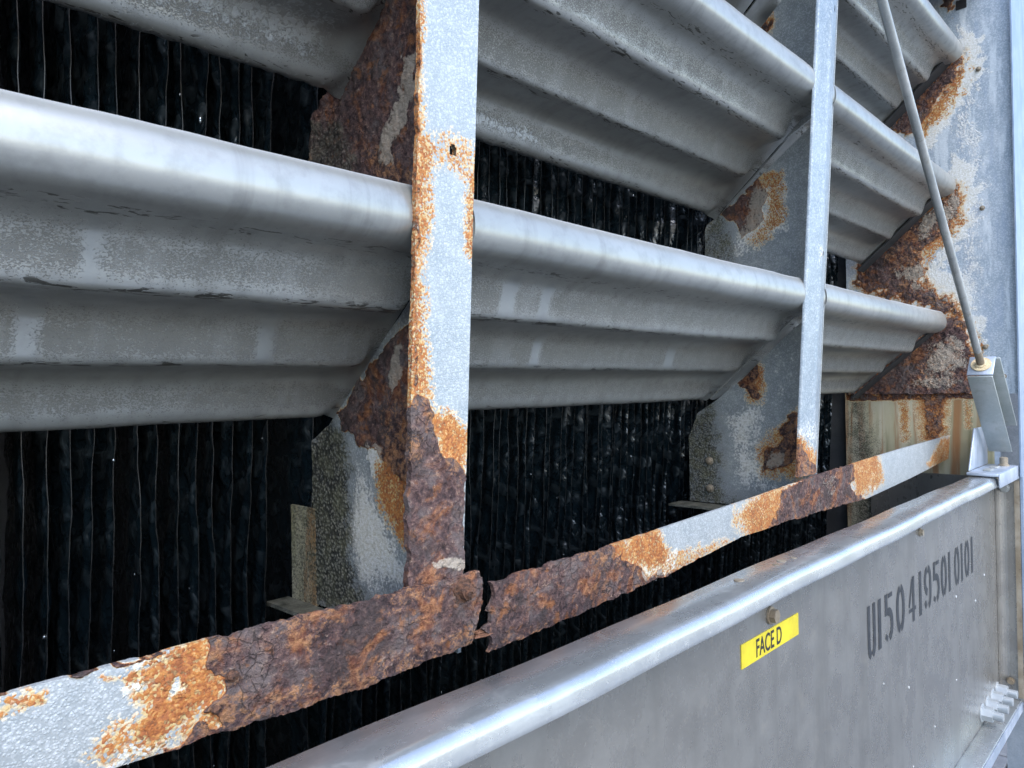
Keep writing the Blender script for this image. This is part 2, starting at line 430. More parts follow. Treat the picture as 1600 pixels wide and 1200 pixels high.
M_DARK = mat_plain("dark_casing", (0.03, 0.032, 0.035), (0.05, 0.052, 0.055), 0.7, 12)
M_PAVE = mat_plain("grey_paver", (0.10, 0.106, 0.115), (0.15, 0.155, 0.165), 0.8, 30, 0.002)
M_GROUND = mat_plain("pale_concrete_yard", (0.19, 0.19, 0.19), (0.24, 0.24, 0.235), 0.85, 5, 0.002)
M_BLOCK = mat_plain("blue_grey_block", (0.17, 0.20, 0.235), (0.23, 0.26, 0.30), 0.75, 30, 0.002)
M_JOINT = mat_plain("joint_mortar", (0.07, 0.075, 0.085), (0.09, 0.095, 0.1), 0.9, 50)
M_FLAKE = mat_plain("rust_flake", (0.12, 0.05, 0.03), (0.30, 0.15, 0.09), 0.85, 160, 0.003)
M_SLIME = mat_plain("slimy_shelf", (0.05, 0.055, 0.045), (0.19, 0.195, 0.17), 0.5, 60, 0.003)
M_RUSTB = mat_plain("corroded_bolt_metal", (0.035, 0.022, 0.02), (0.2, 0.095, 0.055), 0.85, 230, 0.006)
M_CRUST = mat_plain("pale_crust", (0.55, 0.42, 0.24), (0.72, 0.62, 0.42), 0.9, 220, 0.003)

T = 0.065                       # lean of the louver face: y = -T z
X_A, X_B, X_C = 0.466, 1.325, 2.19
LIPS = (0.1798, 0.5336, 0.874)

# ------------------------------------------------------------------ ground, wall beyond
def slab(name, x0, x1, y0, y1, z, m):
    b = MB(); b.box(x0, x1, y0, y1, z - 0.1, z); return b.build(name, m, None, False, None)
tag(slab("ground", -60, 60, -60, 60, -1.52, M_GROUND), "pale concrete yard around the cooling tower", None, None, "structure")
pave = slab("pavement", 2.6, 7.0, -1.6, 1.8, -1.512, M_JOINT)
tag(pave, "dark grey paved strip beyond the basin corner", None, None, "structure")
pv_me = None
for i in range(10):
    for j in range(8):
        x0, y0 = 2.62 + i * 0.42 + (0.0), -1.58 + j * 0.42
        if pv_me is None:
            b = MB(); b.box(0, 0.41, 0, 0.41, 0, 0.02)
            o = b.build("paver", M_PAVE, pave, True, 40, 0.004); pv_me = o.data
        else:
            o = bpy.data.objects.new("paver", pv_me); COL.objects.link(o); o.parent = pave
        o.location = (x0, y0, -1.511 + random.uniform(-0.002, 0.002))
wall = thing("block_wall", "blue grey block wall far behind the tower's right edge", "wall")
b = MB(); b.box(5.56, 5.7, -0.6, 3.0, -1.5, 3.2); b.build("mortar_core", M_JOINT, wall, False, None)
bl = None
for r in range(22):
    for c in range(8):
        y0 = -0.6 + c * 0.42 + (0.21 if r % 2 else 0.0)
        if bl is None:
            b = MB(); b.box(0, 0.05, 0, 0.41, 0, 0.2)
            o = b.build("block", M_BLOCK, wall, True, 40, 0.004); bl = o.data
        else:
            o = bpy.data.objects.new("block", bl); COL.objects.link(o); o.parent = wall
        o.location = (5.53 + random.uniform(-0.002, 0.002), y0, -1.49 + r * 0.21)

# ------------------------------------------------------------------ tower casing (dark box behind the louvers)
cas = thing("tower_casing", "dark sheet casing that encloses the black film behind the louvers", "casing")
b = MB(); b.box(-0.46, 2.3, 0.62, 0.64, -0.75, 1.9); b.build("back_panel", M_DARK, cas, False, None)
b = MB(); b.box(-0.48, -0.46, -0.08, 0.64, -0.75, 1.9); b.build("side_panel", M_DARK, cas, False, None)
b = MB(); b.box(2.215, 2.235, 0.235, 0.62, -0.75, 1.9); b.build("side_panel", M_DARK, cas, False, None)
b = MB(); b.box(2.215, 2.235, -0.08, 0.235, 1.15, 1.9); b.build("side_panel", M_DARK, cas, False, None)
b = MB(); b.box(-0.46, 2.3, -0.08, 0.62, 1.9, 1.92); b.build("top_panel", M_DARK, cas, False, None)
b = MB(); b.box(-0.46, 2.18, -0.10, -0.085, 1.0, 1.9); b.build("front_panel", M_GALV, cas, False, None)  # unseen panel added above the louvers to keep sky light out

# ------------------------------------------------------------------ film fill: upright black sheets
pack = thing("film_fill", "wet black wavy film sheets standing upright in the dark behind the louvers", "fill pack")
NZ, NY = 200, 15
def sheet_mesh(seed):
    rs = np.random.RandomState(seed)
    z = np.linspace(-0.62, 1.08, NZ); y = np.array([0, 0.002, 0.005, 0.008, 0.011, 0.014, 0.018, 0.022, 0.027, 0.033, 0.04, 0.05, 0.07, 0.1, 0.14])
    Z, Y = np.meshgrid(z, y, indexing='ij')
    ph = rs.rand() * 6.28
    P = np.stack([np.full(Z.size, seed * 3.1), Y.ravel(), Z.ravel()], 1)
    wob = (fbm(P * np.array([1, 0.5, 1]), 9, 3, seed) - 0.5).reshape(Z.shape)
    X = 0.0011 * np.sin(Z * 22 + Y * 45 + ph) + wob * 0.008
    X = X + (fbm(P, 42, 2, seed + 5) - 0.5).reshape(Z.shape) * 0.0045 * (0.3 + np.minimum(1, Y / 0.03))
    curl = np.clip(fbm(P * np.array([1, 0, 1]), 16, 3, seed + 13) - 0.46, 0, 1).reshape(Z.shape)
    X = X - curl * 0.006 * np.exp(-(Y / 0.0075) ** 1.5)
    md = np.clip(fbm(P, 32, 3, seed + 41) * 2.6 - 0.75, 0, 1).reshape(Z.shape)
    X = X + 0.0040 * md * np.sin(6.2832 * (Y / 0.034 + Z * 3.0) + 5 * wob / 0.5 + ph) * np.minimum(1, Y / 0.006 + 0.15)
    fy = (fbm(P * np.array([1, 0, 1]), 14, 3, seed + 9) - 0.5).reshape(Z.shape) * 0.006
    G = np.stack([X, Y + fy, Z], -1)
    th = 0.0007
    V, F, N = grid_solid(orient(G, (-1, 0, 0)), (-1, 0, 0), th)
    return V, F, N
base_sheets = []
FX0, FDX = -0.43, 0.0203
for i in range(129):
    if any(-0.024 < FX0 + FDX * i - q < 0.007 for q in (0.466, 1.325)): continue
    if i < 8:
        V, F, N = sheet_mesh(i + 1)
        o = obj("fill_sheet", V, F, M_FILL, pack, True, None, 50)
        o.data.materials.append(M_EDGE)
        nf = (NZ - 1) * (NY - 1)
        mi = np.zeros(len(o.data.polygons), np.int32)
        Vn = np.asarray(V)
        for q in range(2 * nf, len(o.data.polygons)):
            ids = o.data.polygons[q].vertices
            if all(Vn[v][1] < 0.006 for v in ids): mi[q] = 1
        o.data.polygons.foreach_set('material_index', mi)
        base_sheets.append(o)
    else:
        s = base_sheets[random.randrange(8)]
        o = s.copy(); COL.objects.link(o); o.parent = pack
    lean = 0.065
    o.location = (FX0 + FDX * i + random.uniform(-0.0022, 0.0022), 0.288 + random.uniform(-0.004, 0.005), random.uniform(-0.03, 0.03))
    o.rotation_euler = (lean, random.uniform(-0.004, 0.004), random.uniform(-0.13, 0.13))

# beads of water hanging on the sheet edges
rng = np.random.RandomState(21)
bm = bmesh.new(); bmesh.ops.create_icosphere(bm, subdivisions=1, radius=1)
IV = np.array([v.co for v in bm.verts]); IF = np.array([[v.index for v in f.verts] for f in bm.faces]); bm.free()
VV, FF = [], []
for i in range(220):
    z = -0.5 + 1.2 * rng.rand(); k = rng.randint(0, 129)
    r = 0.0007 + 0.0016 * rng.rand() ** 3
    c0 = np.array([FX0 + FDX * k + rng.randn() * 0.002, 0.289 - 0.065 * z + abs(rng.randn()) * 0.008, z])
    VV.append(IV * np.array([r, r, r * (1 + 1.8 * rng.rand())]) + c0); FF.append(IF + i * len(IV))
M_BEAD = mat_plain("water_bead", (0.22, 0.26, 0.29), (0.3, 0.33, 0.36), 0.1, 20, 0.0, 0.9)
o = obj("water_beads", np.concatenate(VV), np.concatenate(FF), M_BEAD, pack, True)
tag(o, "glinting beads of water on the black film", None, None, "stuff")

# ------------------------------------------------------------------ louvers
PROF = [(0.004, 0.0), (-0.001, -0.0045), (-0.0065, -0.013), (-0.009, -0.026), (-0.007, -0.039), (0.002, -0.049), (0.016, -0.0545), (0.032, -0.0585),
        (0.044, -0.066), (0.050, -0.077), (0.0535, -0.089), (0.056, -0.098), (0.0605, -0.1035), (0.068, -0.1055), (0.080, -0.106), (0.096, -0.107), (0.109, -0.111),
        (0.1185, -0.119), (0.1235, -0.130), (0.127, -0.142), (0.1295, -0.149), (0.134, -0.1535), (0.142, -0.155), (0.156, -0.156), (0.171, -0.158), (0.183, -0.1635),
        (0.190, -0.173), (0.194, -0.185), (0.197, -0.195), (0.202, -0.2025), (0.210, -0.206), (0.218, -0.2045), (0.222, -0.200)]
def catmull(P, n):
    P = np.asarray(P, float); Q = np.vstack([2 * P[0] - P[1], P, 2 * P[-1] - P[-2]])
    out = []; par = []
    for i in range(len(P) - 1):
        p0, p1, p2, p3 = Q[i:i + 4]
        for k in range(n):
            t = k / n
            out.append(0.5 * ((2 * p1) + (-p0 + p2) * t + (2 * p0 - 5 * p1 + 4 * p2 - p3) * t * t + (-p0 + 3 * p1 - 3 * p2 + p3) * t ** 3)); par.append(i + t)
    out.append(P[-1]); par.append(len(P) - 1)
    return np.array(out), np.array(par)
PR, PP = catmull(PROF, 3)
def bumpf(c, w): return np.exp(-((PP - c) / w) ** 2)
grime_p = bumpf(9.6, 1.5) * 0.9 + bumpf(18.6, 1.8) * 1.0 + bumpf(26.9, 1.3) * 1.0
grime_p = grime_p + 0.25 * bumpf(8.2, 1.4) + 0.3 * bumpf(17, 1.5)
crack_p = bumpf(12.3, 0.8) + bumpf(21.3, 0.8) + 0.6 * bumpf(6.4, 0.5) + 0.5 * bumpf(29.6, 0.8)
tread_p = bumpf(14.3, 2.3) + bumpf(23.3, 2.2) + 0.7 * bumpf(6.3, 1.6)
PC = np.where(PP[:, None] < 6.5, PR, 0)
def louver(name, label, x0, x1, lip, seed, wipes=(), fl=(0.060, 0.022), left_flat=True, limes=()):
    nx = max(60, int((x1 - x0) / 0.008))
    xs = np.linspace(x0, x1, nx)
    # the ends lie flat on the bracket flanges
    line = PR.copy(); sel = PP > 6.3
    line[sel, 1] = -0.0595 - (PR[sel, 0] - 0.0505) * 0.865
    line[:, 0] = PR[:, 0]
    w = sstep(x1 - fl[0], x1 - fl[1], xs)
    if left_flat: w = np.maximum(w, 1 - sstep(x0 + 0.02, x0 + 0.055, xs))
    ramp = sstep(6.0, 9.0, PP)
    G = np.zeros((nx, len(PP), 3))
    ylip = -T * lip + 0.009
    sag = 0.0015 * np.sin((xs - x0) / (x1 - x0) * 3.1416)
    for i, x in enumerate(xs):
        ww = (w[i] * ramp)[:, None]
        q = PR * (1 - ww) + line * ww
        G[i, :, 0] = x
        G[i, :, 1] = ylip + q[:, 0]
        G[i, :, 2] = lip + q[:, 1] - sag[i]
    flat = G.reshape(-1, 3)
    nz = (fbm(flat, 11, 3, seed) - 0.5) * 0.0022 + (fbm(flat, 50, 3, seed + 4) - 0.5) * 0.0006
    # ragged hem along the lower inner edge
    low = np.tile(sstep(29.5, 32, PP), nx)
    flat[:, 2] += nz - low * (fbm(flat * np.array([1, 0, 0]), 120, 3, seed + 2) - 0.45) * 0.006
    G = flat.reshape(G.shape)
    d = np.gradient(PR, axis=0); nn = np.stack([-d[:, 1], d[:, 0]], 1); nn /= np.linalg.norm(nn, axis=1)[:, None]
    # inner side of the sheet
    back = G.copy(); th = 0.003
    back[:, :, 1] += np.abs(nn[:, 0])[None] * th * 0.7 + th * 0.3
    back[:, :, 2] += np.where(PP < 1.2, -0.0005, th * 0.8)[None]
    N = nx * len(PP)
    V = np.concatenate([G.reshape(-1, 3), back.reshape(-1, 3)])
    idx = np.arange(N).reshape(nx, -1)
    f = np.stack([idx[:-1, :-1], idx[:-1, 1:], idx[1:, 1:], idx[1:, :-1]], -1).reshape(-1, 4)
    loop = np.concatenate([idx[:, 0], idx[-1, 1:], idx[-2::-1, -1], idx[0, -2:0:-1]]); nxt = np.roll(loop, -1)
    F = np.concatenate([f, f[:, ::-1] + N, np.stack([loop, nxt, nxt + N, loop + N], -1)])
    tile = lambda a: np.concatenate([np.tile(a, nx), np.zeros(N)])
    clean = np.zeros((nx, len(PP)))
    for (wx, ww_, pa, pb) in wipes:
        clean = np.maximum(clean, (1 - sstep(ww_ * 0.55, ww_ * 1.25, np.abs(xs - wx)))[:, None] * ((PP > pa) & (PP < pb))[None] * 1.0)
    lm = np.tile(bumpf(30.3, 1.0) * 0.5, (nx, 1))
    for (xa, xb, pc, pw, st) in limes:
        lm = np.maximum(lm, (sstep(xa, xa + 0.05, xs) * (1 - sstep(xb - 0.05, xb, xs)))[:, None] * bumpf(pc, pw)[None] * st)
    o = obj(name, V, F, M_LOUV, None, True, {'grime': tile(grime_p), 'lip_light': tile(np.exp(-(PP / 0.7) ** 2)), 'crackle': tile(crack_p), 'tread': tile(tread_p),
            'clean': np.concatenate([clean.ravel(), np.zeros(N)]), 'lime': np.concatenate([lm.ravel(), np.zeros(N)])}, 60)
    tag(o, label, "louver", "corrugated grey louvers of the tower face")
    return o
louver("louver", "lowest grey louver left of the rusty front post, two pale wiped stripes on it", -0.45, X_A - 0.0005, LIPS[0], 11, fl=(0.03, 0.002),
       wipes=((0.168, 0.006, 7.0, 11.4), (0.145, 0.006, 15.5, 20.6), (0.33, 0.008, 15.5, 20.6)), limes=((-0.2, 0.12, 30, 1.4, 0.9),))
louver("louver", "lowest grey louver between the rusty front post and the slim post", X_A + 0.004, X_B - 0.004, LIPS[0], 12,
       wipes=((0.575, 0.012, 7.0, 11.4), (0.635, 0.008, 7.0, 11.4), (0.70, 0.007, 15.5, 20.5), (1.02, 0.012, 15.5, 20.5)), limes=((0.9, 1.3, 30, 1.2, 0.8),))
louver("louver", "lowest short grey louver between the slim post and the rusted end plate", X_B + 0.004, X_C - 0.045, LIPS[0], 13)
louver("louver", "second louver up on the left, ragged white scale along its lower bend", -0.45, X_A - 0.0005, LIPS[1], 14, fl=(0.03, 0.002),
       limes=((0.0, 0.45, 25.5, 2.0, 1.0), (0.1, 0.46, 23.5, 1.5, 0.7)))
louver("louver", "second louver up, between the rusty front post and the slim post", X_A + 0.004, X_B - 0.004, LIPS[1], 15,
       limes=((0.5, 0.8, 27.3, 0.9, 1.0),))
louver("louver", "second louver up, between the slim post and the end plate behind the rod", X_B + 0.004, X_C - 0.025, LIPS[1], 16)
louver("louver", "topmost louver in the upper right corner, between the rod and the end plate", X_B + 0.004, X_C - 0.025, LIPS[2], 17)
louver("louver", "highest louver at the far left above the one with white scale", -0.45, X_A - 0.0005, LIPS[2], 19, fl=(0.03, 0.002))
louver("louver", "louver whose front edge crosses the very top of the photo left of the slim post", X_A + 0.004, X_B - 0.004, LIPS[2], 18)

# ------------------------------------------------------------------ plates: rust painting in plane coordinates
def rust_disp(P3, R, O, M, amp, seed):
    n = fbm(P3, 60, 5, seed, 0.6) - 0.5
    n2 = fbm(P3, 210, 4, seed + 31, 0.65) - 0.5
    Rn = np.clip(R + n * 0.4, 0, 1); k = sstep(0.35, 0.6, Rn)
    layers = np.floor((fbm(P3, 38, 4, seed + 77, 0.6)) * 7) / 7.0 - 0.45
    return amp * (k * (0.3 + n * 1.1 + n2 * 1.3 + layers * 0.9) + 0.35 * M * (0.5 + n2 * 2.2) + 0.12 * O * n2)
def plate_x(name, x, side, Yb, Zb, Zt, res, m, specs, parent, th=0.004, amp=0.004, seed=1, edge=0.0):
    """upright plate in the plane x = const seen from -x. Yb: (front fn of z, back y); Zb, Zt: functions of y"""
    yf, yb = Yb
    zc = 0.5 * (Zb(0.5 * (yf(0) + yb)) + Zt(0.5 * (yf(0) + yb)))
    nu = max(8, int((yb - yf(zc)) / res)); nv = max(8, int(max(Zt(yf(zc)) - Zb(yf(zc)), Zt(yb) - Zb(yb)) / res))
    G = np.zeros((nu, nv, 3))
    for i in range(nu):
        u = i / (nu - 1)
        y0 = yf(zc) + (yb - yf(zc)) * u
        zb, zt = Zb(y0), Zt(y0)
        zz = np.linspace(zb, zt, nv)
        G[i, :, 0] = x; G[i, :, 2] = zz
        G[i, :, 1] = np.array([yf(z) for z in zz]) * (1 - u) + yb * u
    return finish(name, G, (-1, 0, 0), (1, 2), th, amp, seed, edge, m, specs, parent, (), 0.014)
def finish(name, G, nrm, ax, th, amp, seed, edge, m, specs, parent, holes=(), warp=0.006):
    G = orient(G, nrm)
    nu, nv = G.shape[:2]
    P = G.reshape(-1, 3)
    Q = P[:, list(ax)]
    A = {k: paint(Q, P, specs.get(k, ()), warp, 70, seed + j * 7) for j, k in enumerate(('rust', 'orange', 'lime', 'moss'))}
    if edge:
        # corroded margins: the outline wanders where it is rusted
        e = edge * (A['rust'] + 0.25 * A['orange'] + 0.5 * A['moss'] + 0.03)
        uu = np.repeat(np.linspace(-1, 1, nu), nv); vv = np.tile(np.linspace(-1, 1, nv), nu)
        ctr_u = (G[-1] - G[0]) / 2; ctr_v = (G[:, -1] - G[:, 0]) / 2
        nrmlz = lambda w: w / np.maximum(np.linalg.norm(w, axis=-1, keepdims=True), 1e-9)
        du = np.tile(nrmlz(ctr_u), (nu, 1)); dv = np.repeat(nrmlz(ctr_v), nv, axis=0)
        nz = (fbm(P, 55, 5, seed + 3, 0.65) - 0.62) * 2
        P = P + du * (np.sign(uu) * np.abs(uu) ** 12 * nz * e)[:, None] + dv * (np.sign(vv) * np.abs(vv) ** 12 * nz * e)[:, None]
    Pd = P.copy()
    disp = rust_disp(P, A['rust'], A['orange'], A['moss'], amp, seed)
    G2 = P.reshape(G.shape)
    for (h, r) in holes:
        d = Pd[:, list(ax)] - np.array(h); l = np.hypot(d[:, 0], d[:, 1])
    V, F, N = grid_solid(G2, nrm, th, disp)
    if holes:
        keep = np.ones(len(F), bool)
        for (h, r) in holes:
            d = V[:, list(ax)] - np.array(h); l = np.hypot(d[:, 0], d[:, 1] / 1.15)
            inside = l < r
            keep &= ~inside[F].any(1)
        F = F[keep]
    at = {k: np.concatenate([a, a]) for k, a in A.items()}
    return obj(name, V, F, m, parent, True, at, 70)
face_y = lambda z: -T * z + 0.002
def pl(pts):
    """piecewise linear function through points"""
    xs, zs = [p[0] for p in pts], [p[1] for p in pts]
    return lambda t: float(np.interp(t, xs, zs))

# ---- front post A with its two brackets
postA = thing("support_post", "wide flat front post, rusted along its left edge and scaly brown at its foot", "post", group="upright posts carrying the louvers")
zz = np.linspace(-0.198, 1.0, 640)
uu = np.linspace(0, 1, 46)
G = np.zeros((46, 640, 3))
for i, u in enumerate(uu):
    G[i, :, 0] = 0.3953 + 0.0674 * u
    G[i, :, 2] = zz
    G[i, :, 1] = -T * zz - 0.0065 + 0.0007 * math.sin(u * 3.1)
spA = {
 'rust': [([(0.4018,-0.0064),(0.4132,-0.0067),(0.4195,-0.0225),(0.4262,-0.0455),(0.4342,-0.0609),(0.4465,-0.0619),(0.4596,-0.0772),(0.4747,-0.0907),(0.4836,-0.2139),(0.3879,-0.1912),(0.3925,-0.0215)], 0.006, 1.0), ([(0.3859,0.3336),(0.3960,0.3374),(0.4037,-0.0219),(0.3974,-0.0217)], 0.003, 0.42)],
 'orange': [([(0.3851,0.2710),(0.3988,0.2698),(0.4045,0.2233),(0.4207,0.2080),(0.4095,0.1758),(0.4127,0.1436),(0.4068,0.1046),(0.4093,0.0719),(0.4157,0.0279),(0.4201,-0.0169),(0.3869,-0.0158)], 0.011, 0.7), ([(0.3847,0.3744),(0.3961,0.3792),(0.4014,0.2759),(0.3880,0.2666)], 0.006, 0.55),
            ([(0.4118,0.2169),(0.4356,0.2280),(0.4590,0.2222),(0.4644,0.1860),(0.4330,0.1957),(0.4126,0.1916)], 0.012, 0.42), ([(0.4672,0.2183),(0.4535,0.1782),(0.4515,0.1493),(0.4572,0.1214),(0.4739,0.1057)], 0.008, 0.72),
            ([(0.4135,-0.0167),(0.4404,-0.0210),(0.4646,-0.0373),(0.4636,-0.0538),(0.4548,-0.0755),(0.4422,-0.0726),(0.4296,-0.0583),(0.4215,-0.0395)], 0.010, 0.95), ([(0.3945,-0.0413),(0.4057,-0.0408),(0.4132,-0.0525),(0.4049,-0.0619),(0.3936,-0.0576)], 0.004, 0.95)],
 'lime': [([(0.4223,-0.0170),(0.4403,-0.0176),(0.4685,-0.0328),(0.4688,-0.0399),(0.4406,-0.0262)], 0.006, 0.6), ([(0.3907,0.1776),(0.3989,0.1791),(0.4028,0.0057),(0.3931,0.0058)], 0.004, 0.5), ([(0.4237,-0.1502),(0.4755,-0.1560),(0.4777,-0.1686),(0.4240,-0.1618)], 0.005, 0.75)],
}
front = finish("post_face", G, (0, -1, 0), (0, 2), 0.005, 0.0035, 21, 0.006, M_POST, spA, postA, holes=(((0.4362,0.2109), 0.0034),))
b = MB(); b.box(0.4665, 0.4695, 0.0, 0.03, -0.19, 1.0)
holeb = MB(); hc = (0.4362,0.2109); hy = -T * hc[1] + 0.001; holeb.cyl((hc[0] - 0.003, hy, hc[1]), (hc[0] - 0.003, hy + 0.002, hc[1]), 0.010, 14); holeb.build("bolt_hole", M_HOLE, postA)

brk_low_top = pl([(-0.05, 0.205), (0.0814, 0.0938), (0.1361, 0.0514), (0.1905, 0.001), (0.2297, -0.0368), (0.2668, -0.056), (0.3, -0.06)])
brk = {
 'rust': [([(0.0612,0.0883),(0.1249,0.0442),(0.1867,-0.0055),(0.2098,-0.0270),(0.1736,-0.0544),(0.1389,-0.0599),(0.1154,-0.0853),(0.0761,-0.0955),(0.0634,0.0064)], 0.006, 0.95), ([(0.1068,-0.0848),(0.0654,-0.0694),(0.0676,-0.1517),(0.0957,-0.1425)], 0.008, 0.4)],
 'orange': [([(0.1320,-0.0529),(0.0641,-0.0188),(0.0680,-0.1644),(0.1003,-0.1560),(0.1296,-0.1265),(0.1457,-0.1009)], 0.01, 0.85), ([(0.1378,-0.0193),(0.0834,0.0068),(0.0848,-0.0447),(0.1276,-0.0527)], 0.012, 0.5)],
 'lime': [([(0.1121,0.0337),(0.0948,0.0460),(0.0979,0.0070),(0.1198,-0.0092)], 0.006, 0.85), ([(0.1641,-0.0540),(0.1322,-0.0596),(0.1240,-0.0826),(0.1512,-0.0911)], 0.008, 0.8), ([(0.1742,-0.0753),(0.1406,-0.1208),(0.1036,-0.1630),(0.0682,-0.1708),(0.0688,-0.1962),(0.1830,-0.2160),(0.1941,-0.1330)], 0.025, 0.68)],
 'moss': [([(0.2924,-0.0587),(0.2227,-0.0271),(0.1979,-0.0481),(0.1847,-0.1040),(0.1916,-0.1751),(0.1553,-0.2385),(0.2988,-0.2668)], 0.03, 0.92)],
}
plate_x("bracket_plate", X_A, -1, (face_y, 0.268), lambda y: -0.248, brk_low_top, 0.0017, M_BRK, brk, postA, 0.004, 0.004, 31, 0.006)
tag(postA.children[-1], "lower bracket plate with grainy dark growth along its back edge")
up_top = pl([(-0.08, 0.47), (0.0731, 0.3901), (0.1148, 0.4059 - 0.03), (0.1613, 0.368), (0.2117, 0.346), (0.2525, 0.3232), (0.2624, 0.30), (0.3, 0.28)])
up_top = pl([(-0.08, 0.54), (0.03, 0.462), (0.0731, 0.433), (0.1148, 0.414), (0.1613, 0.382), (0.2117, 0.352), (0.2525, 0.3232), (0.2624, 0.29), (0.3, 0.28)])
brkU = {
 'rust': [([(0.0151,0.4046),(0.1588,0.4641),(0.2806,0.3307),(0.2833,0.2395),(0.0212,0.1695)], 0.006, 1.0)],
 'orange': [([(0.1644,0.2681),(0.1192,0.2472),(0.0776,0.2233),(0.0682,0.1971),(0.1310,0.2229)], 0.01, 0.9)],
 'lime': [([(0.0848,0.3362),(0.0595,0.3344),(0.0656,0.2919),(0.0921,0.2571),(0.1192,0.2472),(0.1231,0.2648),(0.0962,0.3006)], 0.008, 0.75), ([(0.1233,0.2582),(0.1016,0.2595),(0.1024,0.2301),(0.1196,0.2326)], 0.006, 0.7)],
 'moss': [([(0.2808,0.3231),(0.2004,0.2983),(0.1649,0.2509),(0.1837,0.2269),(0.2831,0.2471)], 0.012, 0.85)],
}
plate_x("bracket_plate", X_A, -1, (face_y, 0.2635), pl([(-0.05, 0.19), (0.27, 0.0)]), up_top, 0.0017, M_BRK, brkU, postA, 0.004, 0.0045, 37, 0.006)
tag(postA.children[-1], "upper bracket plate scaled all over with dark brown rust")
plate_x("bracket_plate", X_A, -1, (face_y, 0.21), pl([(-0.1, 0.53), (0.27, 0.33)]), pl([(-0.1, 0.84), (0.078, 0.69), (0.114, 0.655), (0.2, 0.57), (0.3, 0.5)]), 0.003, M_BRK, {'rust': [([(0.0, 0.5), (0.3, 0.3), (0.3, 0.6), (0.05, 0.7)], 0.03, 0.8)]}, postA, 0.004, 0.003, 73, 0.003)
# low shelf and inner flange of the lower bracket
flg = {'moss': [([(0.4033,-0.0710),(0.2504,-0.0646),(0.2571,-0.2884),(0.4115,-0.3225)], 0.01, 0.55)]}
Gf = np.zeros((12, 60, 3))
for i in range(12):
    Gf[i, :, 0] = X_A - 0.001 + 0.0; Gf[i, :, 1] = 0.262 + 0.0049 * i; Gf[i, :, 2] = np.linspace(-0.25, -0.136, 60)
finish("inner_flange", Gf, (-1, 0, 0), (1, 2), 0.003, 0.0015, 41, 0.0008, M_CREAM, flg, postA)
b = MB(); b.box(X_A - 0.03, X_A - 0.001, 0.20, 0.325, -0.254, -0.2495); b.build("bracket_shelf", M_SLIME, postA)

# ---- slim post B with its brackets
postB = thing("support_post", "slim pale grey post with a folded face, rusty only at its foot", "post", group="upright posts carrying the louvers")
zz = np.linspace(-0.158, 1.0, 420)
cs = [(0.0, 0.0025), (0.012, 0.001), (0.25, -0.0012), (0.44, -0.0038), (0.52, -0.0066), (0.6, -0.0060), (0.8, -0.002), (0.97, 0.001), (1.0, 0.002)]
us = np.linspace(0, 1, 40)
G = np.zeros((40, 420, 3))
for i, u in enumerate(us):
    G[i, :, 0] = 1.2335 + 0.0790 * u; G[i, :, 2] = zz; G[i, :, 1] = -T * zz - 0.004 + np.interp(u, [c[0] for c in cs], [c[1] for c in cs]) * 0.9
spB = {
 'rust': [([(1.1953,-0.1184),(1.2376,-0.0978),(1.2689,-0.1330),(1.3380,-0.1560),(1.3610,-0.2223),(1.1912,-0.2006)], 0.006, 0.75)],
 'orange': [([(1.1913,-0.0801),(1.2478,-0.0919),(1.2848,-0.1254),(1.3484,-0.1165),(1.3610,-0.2223),(1.1912,-0.2006)], 0.01, 0.75)],
 'lime': [([(1.1890,-0.0579),(1.3414,-0.0586),(1.3500,-0.1305),(1.2671,-0.1174),(1.1929,-0.0949)], 0.03, 0.5), ([(1.2604,0.2354),(1.2997,0.2404),(1.3036,0.2078),(1.2640,0.2035)], 0.02, 0.5)],
}
finish("post_face", G, (0, -1, 0), (0, 2), 0.004, 0.003, 51, 0.003, M_POSTB, spB, postB, holes=(((1.2926,0.6368), 0.0035), ((1.2845,0.2221), 0.003)))
for h in ((1.2926,0.6368), (1.2845,0.2221)):
    b = MB(); yy = -T * h[1] + 0.012; b.cyl((h[0], yy, h[1]), (h[0], yy + 0.002, h[1]), 0.009, 14); b.build("bolt_hole", M_HOLE, postB)
bB = pl([(-0.06, 0.201), (0.0391, 0.1154), (0.0717, 0.0885), (0.1485, 0.0136), (0.2097, -0.0328), (0.2453, -0.0546), (0.2638, -0.10), (0.3, -0.12)])
spb = {
 'rust': [([(0.1322,0.0497),(0.1098,0.0307),(0.1230,0.0009),(0.1112,-0.0353),(0.1425,-0.0134),(0.1615,0.0139)], 0.006, 0.7), ([(0.0389,-0.0469),(0.0813,-0.0827),(0.0697,-0.1059),(0.1131,-0.1255),(0.1115,-0.1674),(0.0829,-0.1596),(0.0409,-0.1396)], 0.007, 0.62)],
 'orange': [([(0.1413,0.0440),(0.1072,0.0343),(0.1087,-0.0377),(0.1340,-0.0353),(0.1487,0.0014)], 0.01, 0.65), ([(0.0389,-0.0469),(0.0937,-0.0889),(0.1193,-0.1197),(0.1141,-0.1736),(0.0711,-0.1706),(0.0416,-0.1744)], 0.014, 0.6)],
 'lime': [([(0.1964,-0.0479),(0.0923,-0.0234),(0.1130,-0.1195),(0.0659,-0.2113),(0.1662,-0.2019)], 0.035, 0.55), ([(0.1089,0.0728),(0.0361,0.0920),(0.0389,-0.0469),(0.0990,-0.0473)], 0.03, 0.35), ([(0.1005,-0.1189),(0.0641,-0.1233),(0.0831,-0.1656),(0.1075,-0.1552)], 0.008, 0.6)],
 'moss': [([(0.2888,-0.0485),(0.2055,-0.0291),(0.1906,-0.0978),(0.1863,-0.2097),(0.1149,-0.2133),(0.0545,-0.2336),(0.2934,-0.2580)], 0.035, 0.72)],
}
